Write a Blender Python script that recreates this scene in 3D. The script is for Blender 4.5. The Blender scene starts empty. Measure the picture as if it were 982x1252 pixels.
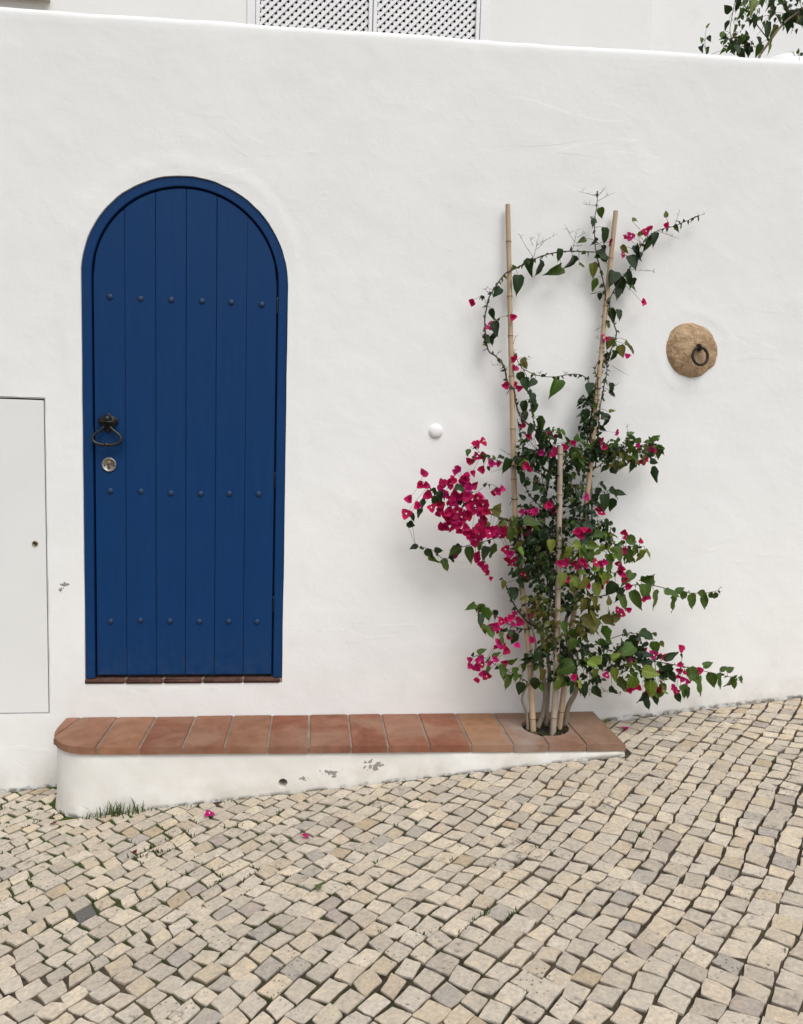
import bpy, bmesh, math, random
from mathutils import Vector, Matrix, noise
from mathutils.geometry import delaunay_2d_cdt

random.seed(11)
SC = bpy.context.scene
COL = SC.collection

CAM_POS = (0.9963, -3.4091, 1.1069)
CAM_AX = [(0.993431, -0.110361, 0.030247),(-0.019025, 0.101355, 0.994668),(0.112839, 0.98871, -0.098589)]
TILE_X = [0.14, 0.307, 0.479, 0.647, 0.82, 0.989, 1.164, 1.317, 1.49, 1.666, 1.848, 1.999, 2.163]
CANES = [[(1.809, -0.03, 2.132),(1.838, -0.056, 1.603),(1.857, -0.081, 1.244),(1.881, -0.107, 0.809),(1.912, -0.133, 0.518),(1.947, -0.159, 0.264),(1.969, -0.184, 0.046),(1.985, -0.21, -0.201)], [(2.299, -0.035, 2.133),(2.271, -0.054, 1.742),(2.253, -0.074, 1.486),(2.238, -0.093, 1.314),(2.214, -0.112, 0.934),(2.178, -0.131, 0.432),(2.148, -0.151, 0.149),(2.117, -0.17, -0.192)], [(2.039, -0.222, 1.088),(2.051, -0.225, 0.717),(2.06, -0.228, 0.407),(2.07, -0.232, 0.047),(2.066, -0.235, -0.2)]]
STEMS = [([(1.96, -0.2, -0.186),(1.949, -0.2, -0.099),(1.931, -0.2, -0.049),(1.937, -0.2, -0.004),(1.957, -0.2, 0.044),(1.973, -0.2, 0.108),(1.979, -0.2, 0.201),(1.956, -0.2, 0.293)], 7, 4),([(2.011, -0.18, -0.183),(2.036, -0.176, -0.116),(2.045, -0.172, -0.041),(2.039, -0.168, 0.022),(2.021, -0.164, 0.108),(2.025, -0.16, 0.189),(2.007, -0.156, 0.271),(1.962, -0.152, 0.307),(1.932, -0.148, 0.392),(1.911, -0.144, 0.476),(1.897, -0.14, 0.557)], 13, 6),([(2.148, -0.15, -0.204),(2.164, -0.145, -0.098),(2.2, -0.139, -0.02),(2.184, -0.134, 0.086),(2.148, -0.128, 0.218),(2.138, -0.123, 0.3),(2.178, -0.117, 0.383),(2.218, -0.112, 0.454),(2.222, -0.106, 0.554),(2.241, -0.101, 0.667),(2.242, -0.095, 0.815),(2.228, -0.09, 0.963)], 13, 5),([(2.056, -0.17, -0.18),(2.059, -0.162, -0.037),(2.063, -0.154, 0.074),(2.043, -0.147, 0.223),(2.053, -0.139, 0.372),(2.059, -0.131, 0.52),(2.028, -0.123, 0.666),(2.011, -0.116, 0.813),(2.029, -0.108, 0.959),(2.029, -0.1, 1.086)], 10, 4),([(2.019, -0.18, 0.281),(1.962, -0.178, 0.291),(1.908, -0.176, 0.342),(1.865, -0.174, 0.412),(1.841, -0.172, 0.466),(1.818, -0.17, 0.502)], 5, 2),([(2.029, -0.1, 1.086),(2.025, -0.097, 1.104),(1.948, -0.094, 1.165),(1.89, -0.092, 1.216),(1.866, -0.089, 1.28),(1.859, -0.086, 1.326),(1.827, -0.083, 1.366),(1.81, -0.081, 1.429),(1.775, -0.078, 1.471),(1.737, -0.075, 1.502),(1.718, -0.072, 1.616),(1.726, -0.069, 1.683),(1.739, -0.067, 1.733),(1.796, -0.064, 1.821),(1.835, -0.061, 1.848),(1.933, -0.058, 1.901),(2.013, -0.056, 1.93),(2.094, -0.053, 1.944),(2.206, -0.05, 1.947)], 4, 2.5),([(2.232, -0.08, 0.963),(2.238, -0.076, 1.147),(2.249, -0.073, 1.312),(2.258, -0.069, 1.44),(2.261, -0.065, 1.549),(2.265, -0.062, 1.693),(2.262, -0.058, 1.77),(2.233, -0.055, 1.875),(2.209, -0.051, 1.962),(2.199, -0.047, 2.068),(2.208, -0.044, 2.153),(2.208, -0.04, 2.212)], 5, 1.4),([(2.232, -0.09, 1.037),(2.217, -0.087, 1.183),(2.229, -0.084, 1.329),(2.246, -0.081, 1.438),(2.289, -0.078, 1.505),(2.319, -0.075, 1.586),(2.307, -0.072, 1.634),(2.284, -0.068, 1.7),(2.291, -0.065, 1.77),(2.363, -0.062, 1.881),(2.419, -0.059, 1.99),(2.489, -0.056, 2.053),(2.571, -0.053, 2.082),(2.682, -0.05, 2.133)], 4, 1.3),([(1.856, -0.06, 1.496),(1.885, -0.06, 1.444),(1.91, -0.06, 1.42),(1.972, -0.06, 1.397),(2.044, -0.06, 1.393),(2.125, -0.06, 1.408),(2.174, -0.06, 1.405),(2.207, -0.06, 1.38),(2.222, -0.06, 1.337)], 1.6, 2.2),([(1.902, -0.07, 1.418),(1.929, -0.075, 1.362),(1.937, -0.08, 1.275),(1.953, -0.085, 1.204),(1.976, -0.09, 1.157)], 1.3, 2),([(1.886, -0.07, 1.202),(1.906, -0.08, 1.101),(1.921, -0.09, 0.974),(1.937, -0.1, 0.883),(1.975, -0.11, 0.833),(2.022, -0.12, 0.795)], 1.5, 2.5),([(2.122, -0.14, 0.354),(2.168, -0.144, 0.388),(2.263, -0.147, 0.41),(2.335, -0.151, 0.432),(2.416, -0.155, 0.468),(2.531, -0.159, 0.469),(2.648, -0.163, 0.441),(2.763, -0.166, 0.439),(2.835, -0.17, 0.451)], 4, 1),([(2.079, -0.18, 0.195),(2.157, -0.183, 0.135),(2.308, -0.186, 0.143),(2.461, -0.189, 0.136),(2.617, -0.191, 0.114),(2.735, -0.194, 0.091),(2.853, -0.197, 0.065),(2.957, -0.2, 0.046)], 4, 1),([(2.007, -0.15, 0.688),(1.914, -0.147, 0.705),(1.823, -0.144, 0.685),(1.733, -0.141, 0.654),(1.625, -0.139, 0.623),(1.572, -0.136, 0.574),(1.509, -0.133, 0.616),(1.437, -0.13, 0.63)], 3, 0.9),([(1.99, -0.2, 0.731),(1.898, -0.198, 0.747),(1.788, -0.197, 0.773),(1.697, -0.195, 0.807),(1.606, -0.193, 0.84),(1.516, -0.192, 0.87),(1.444, -0.19, 0.921)], 4, 1.5),([(2.0, -0.18, 0.277),(1.927, -0.176, 0.272),(1.86, -0.172, 0.293),(1.796, -0.168, 0.333),(1.74, -0.164, 0.357),(1.674, -0.16, 0.375)], 3, 1),([(1.977, -0.2, 0.022),(1.9, -0.2, 0.067),(1.824, -0.2, 0.101),(1.778, -0.2, 0.134),(1.733, -0.2, 0.157)], 2.5, 1),([(2.003, -0.12, 0.959),(1.909, -0.116, 0.986),(1.843, -0.112, 0.998),(1.78, -0.108, 1.018),(1.725, -0.104, 1.038),(1.688, -0.1, 1.076)], 2.5, 1),([(2.222, -0.1, 1.0),(2.252, -0.103, 0.997),(2.287, -0.107, 1.028),(2.341, -0.11, 1.066),(2.414, -0.113, 1.09),(2.488, -0.117, 1.111),(2.541, -0.12, 1.101)], 3, 1),([(2.166, -0.1, 0.851),(2.202, -0.1, 0.889),(2.251, -0.1, 0.898),(2.306, -0.1, 0.884),(2.36, -0.1, 0.87)], 2, 1),([(2.157, -0.17, 0.565),(2.229, -0.175, 0.603),(2.299, -0.18, 0.66),(2.373, -0.185, 0.651),(2.458, -0.19, 0.653)], 2.5, 1),([(2.187, -0.2, 0.57),(2.257, -0.21, 0.536),(2.328, -0.22, 0.539)], 2.5, 1),([(2.146, -0.2, 0.238),(2.213, -0.213, 0.297),(2.28, -0.227, 0.349),(2.349, -0.24, 0.359)], 3, 1),([(2.168, -0.15, 0.148),(2.3, -0.147, 0.204),(2.416, -0.143, 0.242),(2.484, -0.14, 0.241)], 3, 1),([(2.191, -0.1, 0.889),(2.199, -0.097, 1.036),(2.209, -0.093, 1.146),(2.219, -0.09, 1.256),(2.233, -0.087, 1.365),(2.256, -0.083, 1.446),(2.285, -0.08, 1.49)], 3.5, 2),([(2.241, -0.11, 1.001),(2.248, -0.104, 1.129),(2.25, -0.098, 1.257),(2.269, -0.092, 1.366),(2.278, -0.086, 1.439),(2.258, -0.08, 1.511)], 3, 1.5),([(2.206, -0.12, 0.891),(2.222, -0.115, 1.037),(2.21, -0.11, 1.146),(2.235, -0.105, 1.274),(2.235, -0.1, 1.382),(2.219, -0.095, 1.429),(2.241, -0.09, 1.473)], 3, 1.6),([(1.726, -0.06, 1.695),(1.706, -0.06, 1.73),(1.681, -0.06, 1.718)], 1, 0.7),([(1.748, -0.06, 1.615),(1.789, -0.065, 1.641),(1.839, -0.07, 1.654)], 1, 0.7),([(2.66, -0.2, 0.105),(2.665, -0.2, 0.151),(2.659, -0.2, 0.177)], 0.8, 0.7),([(1.736, -0.13, 0.652),(1.746, -0.13, 0.59),(1.772, -0.13, 0.498)], 1.2, 0.7),([(1.647, -0.18, 0.883),(1.691, -0.177, 0.88),(1.744, -0.173, 0.913),(1.797, -0.17, 0.892)], 1.0, 0.7)]
TWIGS = [((2.199, -0.07, 2.18),(2.117, -0.06, 2.198)),((2.2, -0.07, 2.159),(2.281, -0.06, 2.205)),((2.199, -0.07, 2.138),(2.15, -0.06, 2.145)),((2.2, -0.07, 2.18),(2.242, -0.06, 2.227)),((1.927, -0.07, 1.9),(1.855, -0.06, 2.006)),((1.926, -0.07, 1.907),(1.953, -0.06, 2.018)),((1.935, -0.07, 1.956),(2.031, -0.06, 2.013)),((1.936, -0.07, 1.939),(1.981, -0.06, 1.989)),((1.92, -0.07, 1.955),(1.907, -0.06, 1.991)),((2.098, -0.07, 1.948),(2.119, -0.06, 2.039)),((2.107, -0.07, 1.98),(2.058, -0.06, 2.056)),((2.117, -0.07, 2.001),(2.157, -0.06, 2.027)),((2.097, -0.07, 1.965),(2.145, -0.06, 1.97)),((2.482, -0.07, 2.05),(2.596, -0.06, 2.024)),((2.56, -0.07, 2.08),(2.584, -0.06, 2.144)),((2.634, -0.07, 2.112),(2.703, -0.06, 2.137)),((2.414, -0.07, 1.99),(2.389, -0.06, 2.037)),((2.357, -0.07, 1.877),(2.464, -0.06, 1.875)),((2.44, -0.07, 1.878),(2.491, -0.06, 1.869)),((2.299, -0.07, 1.835),(2.254, -0.06, 1.899)),((2.273, -0.07, 1.567),(2.223, -0.06, 1.576)),((2.273, -0.07, 1.513),(2.235, -0.06, 1.505)),((2.251, -0.07, 1.432),(2.212, -0.06, 1.442)),((2.307, -0.07, 1.453),(2.394, -0.06, 1.413)),((1.739, -0.07, 1.504),(1.713, -0.06, 1.486)),((1.777, -0.07, 1.474),(1.789, -0.06, 1.5)),((1.812, -0.07, 1.433),(1.763, -0.06, 1.432)),((1.817, -0.07, 1.415),(1.795, -0.06, 1.458)),((1.733, -0.07, 1.553),(1.706, -0.06, 1.568)),((1.737, -0.07, 1.733),(1.712, -0.06, 1.765)),((1.737, -0.07, 1.736),(1.741, -0.06, 1.766)),((1.861, -0.07, 1.488),(1.848, -0.06, 1.514)),((1.852, -0.07, 1.53),(1.86, -0.06, 1.567)),((1.901, -0.07, 1.44),(1.931, -0.06, 1.481)),((2.09, -0.07, 1.404),(2.104, -0.06, 1.416)),((1.977, -0.07, 1.396),(1.983, -0.06, 1.412)),((2.411, -0.07, 1.126),(2.396, -0.06, 1.189)),((2.888, -0.07, 0.431),(2.908, -0.06, 0.453)),((2.888, -0.07, 0.431),(2.908, -0.06, 0.406)),((3.032, -0.07, 0.003),(3.057, -0.06, -0.025)),((3.032, -0.07, 0.003),(3.049, -0.06, 0.024)),((2.228, -0.07, -0.024),(2.33, -0.06, -0.067)),((2.326, -0.07, -0.064),(2.4, -0.06, -0.044)),((2.285, -0.07, -0.052),(2.299, -0.06, -0.083)),((2.344, -0.07, -0.033),(2.39, -0.06, -0.068)),((2.238, -0.07, 1.776),(2.194, -0.06, 1.761)),((2.247, -0.07, 1.619),(2.218, -0.06, 1.601)),((2.301, -0.07, 1.351),(2.342, -0.06, 1.371)),((1.883, -0.07, 1.027),(1.808, -0.06, 1.068)),((1.873, -0.07, 1.001),(1.776, -0.06, 0.958))]
FLOWERS = [(1.667, -0.06, 1.703),(1.841, -0.08, 1.642),(1.748, -0.06, 1.601),(1.852, -0.08, 1.465),(1.858, -0.08, 1.419),(1.821, -0.08, 1.347),(1.869, -0.08, 1.352),(1.884, -0.08, 1.338),(1.901, -0.1, 1.173),(1.927, -0.11, 1.123),(2.013, -0.13, 1.137),(2.043, -0.12, 1.13),(2.06, -0.2, 1.085),(2.099, -0.2, 1.1),(2.02, -0.2, 1.066),(2.014, -0.2, 1.049),(2.338, -0.06, 2.013),(2.363, -0.06, 2.021),(2.452, -0.06, 2.058),(2.434, -0.06, 2.047),(2.523, -0.06, 2.08),(2.331, -0.06, 1.942),(2.439, -0.06, 1.737),(2.269, -0.09, 1.564),(2.254, -0.08, 1.572),(2.373, -0.08, 1.494),(2.323, -0.13, 1.153),(2.418, -0.14, 1.098),(2.275, -0.05, 1.994),(1.449, -0.2, 0.95),(1.436, -0.2, 0.904),(1.46, -0.21, 0.902),(1.394, -0.19, 0.839),(1.432, -0.2, 0.813),(1.471, -0.21, 0.864),(1.386, -0.18, 0.775),(1.589, -0.22, 0.965),(1.603, -0.2, 0.978),(1.546, -0.22, 0.911),(1.569, -0.22, 0.933),(1.626, -0.22, 0.924),(1.65, -0.21, 0.913),(1.64, -0.23, 0.879),(1.622, -0.22, 0.861),(1.553, -0.23, 0.863),(1.595, -0.23, 0.861),(1.571, -0.25, 0.848),(1.488, -0.23, 0.81),(1.525, -0.24, 0.801),(1.557, -0.26, 0.8),(1.599, -0.26, 0.801),(1.64, -0.25, 0.783),(1.578, -0.25, 0.751),(1.55, -0.23, 0.734),(1.616, -0.25, 0.762),(1.556, -0.25, 0.764),(1.585, -0.26, 0.783),(1.514, -0.24, 0.825),(1.654, -0.24, 0.831),(1.682, -0.24, 0.853),(1.694, -0.24, 0.825),(1.728, -0.23, 0.825),(1.695, -0.24, 0.794),(1.717, -0.22, 0.806),(1.613, -0.24, 0.719),(1.674, -0.25, 0.721),(1.66, -0.24, 0.688),(1.701, -0.24, 0.72),(1.645, -0.24, 0.705),(1.681, -0.23, 0.665),(1.7, -0.22, 0.689),(1.71, -0.23, 0.747),(1.746, -0.25, 0.719),(1.771, -0.25, 0.708),(1.798, -0.24, 0.715),(1.768, -0.22, 0.69),(1.825, -0.22, 0.702),(1.766, -0.18, 0.882),(1.798, -0.18, 0.893),(1.78, -0.18, 0.879),(1.712, -0.15, 0.582),(1.728, -0.15, 0.556),(1.747, -0.15, 0.538),(1.755, -0.15, 0.52),(1.773, -0.14, 0.493),(1.702, -0.16, 0.605),(1.842, -0.2, 0.613),(1.826, -0.2, 0.631),(1.861, -0.19, 0.572),(1.868, -0.2, 0.592),(1.839, -0.2, 0.591),(1.695, -0.1, 1.084),(1.724, -0.1, 1.095),(1.665, -0.1, 1.004),(1.697, -0.1, 1.03),(1.723, -0.1, 1.034),(1.729, -0.1, 0.973),(1.682, -0.1, 0.954),(1.768, -0.1, 0.999),(1.794, -0.1, 1.004),(1.912, -0.2, 0.979),(1.903, -0.19, 0.996),(1.888, -0.2, 0.8),(1.946, -0.2, 0.798),(1.93, -0.18, 0.792),(1.916, -0.24, 0.734),(1.905, -0.22, 0.714),(1.908, -0.24, 0.531),(1.899, -0.23, 0.536),(1.611, -0.14, 0.604),(1.965, -0.18, 1.057),(1.995, -0.18, 1.051),(2.242, -0.16, 1.115),(2.255, -0.16, 1.09),(2.475, -0.15, 1.089),(2.491, -0.15, 1.078),(2.44, -0.16, 1.03),(2.455, -0.15, 1.037),(2.189, -0.16, 0.864),(2.267, -0.13, 0.823),(2.273, -0.13, 0.793),(2.264, -0.12, 0.807),(2.001, -0.22, 0.83),(2.026, -0.2, 0.807),(2.121, -0.26, 0.719),(2.15, -0.26, 0.73),(2.175, -0.25, 0.733),(2.14, -0.25, 0.707),(2.364, -0.18, 0.712),(2.377, -0.18, 0.691),(2.439, -0.18, 0.673),(2.36, -0.2, 0.635),(2.319, -0.22, 0.619),(2.118, -0.29, 0.578),(2.139, -0.29, 0.596),(2.155, -0.28, 0.576),(2.106, -0.28, 0.59),(2.194, -0.29, 0.593),(2.224, -0.27, 0.583),(2.242, -0.27, 0.59),(2.333, -0.22, 0.579),(2.339, -0.22, 0.546),(2.359, -0.21, 0.526),(2.368, -0.2, 0.506),(2.354, -0.2, 0.557),(2.041, -0.28, 0.586),(2.07, -0.28, 0.59),(2.178, -0.27, 0.492),(2.211, -0.27, 0.478),(2.226, -0.26, 0.491),(2.244, -0.26, 0.487),(2.258, -0.26, 0.509),(2.394, -0.19, 0.471),(2.465, -0.2, 0.421),(2.484, -0.19, 0.427),(2.337, -0.26, 0.364),(2.325, -0.26, 0.379),(2.4, -0.2, 0.369),(2.078, -0.28, 0.518),(2.658, -0.2, 0.189),(2.647, -0.22, 0.092),(2.66, -0.23, 0.061),(2.686, -0.22, 0.042),(2.636, -0.23, 0.073),(2.638, -0.22, -0.003),(2.626, -0.22, 0.012),(2.667, -0.22, 0.084),(2.65, -0.21, 0.119),(2.748, -0.2, 0.085),(2.556, -0.2, 0.155),(2.528, -0.2, 0.162),(2.579, -0.2, 0.147),(2.401, -0.22, 0.142),(2.49, -0.18, 0.176),(2.522, -0.24, 0.095),(2.417, -0.22, 0.006),(2.436, -0.22, 0.018),(2.459, -0.22, 0.014),(2.499, -0.22, -0.009),(2.544, -0.23, 0.005),(2.568, -0.22, 0.009),(2.13, -0.28, 0.084),(2.365, -0.24, 0.047),(2.278, -0.28, 0.094),(1.879, -0.2, 0.355),(1.869, -0.2, 0.337),(1.855, -0.2, 0.326),(1.888, -0.2, 0.33),(1.821, -0.19, 0.309),(1.789, -0.19, 0.294),(1.8, -0.19, 0.283),(1.871, -0.2, 0.297),(1.837, -0.2, 0.319),(1.814, -0.18, 0.269),(1.794, -0.2, 0.201),(1.831, -0.2, 0.201),(1.812, -0.2, 0.216),(1.855, -0.2, 0.241),(1.894, -0.2, 0.204),(1.849, -0.19, 0.179),(1.947, -0.24, 0.238),(1.948, -0.22, 0.349),(1.906, -0.19, 0.309),(1.875, -0.19, 0.265),(1.738, -0.2, 0.146),(1.716, -0.2, 0.135),(1.691, -0.2, 0.116),(1.717, -0.2, 0.105),(1.771, -0.2, 0.127),(1.748, -0.2, 0.075),(1.763, -0.2, 0.068),(1.723, -0.2, 0.053),(1.689, -0.19, 0.139),(1.733, -0.21, 0.123),(1.845, -0.2, 0.127),(1.857, -0.21, 0.063),(1.797, -0.2, 0.142)]
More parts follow.
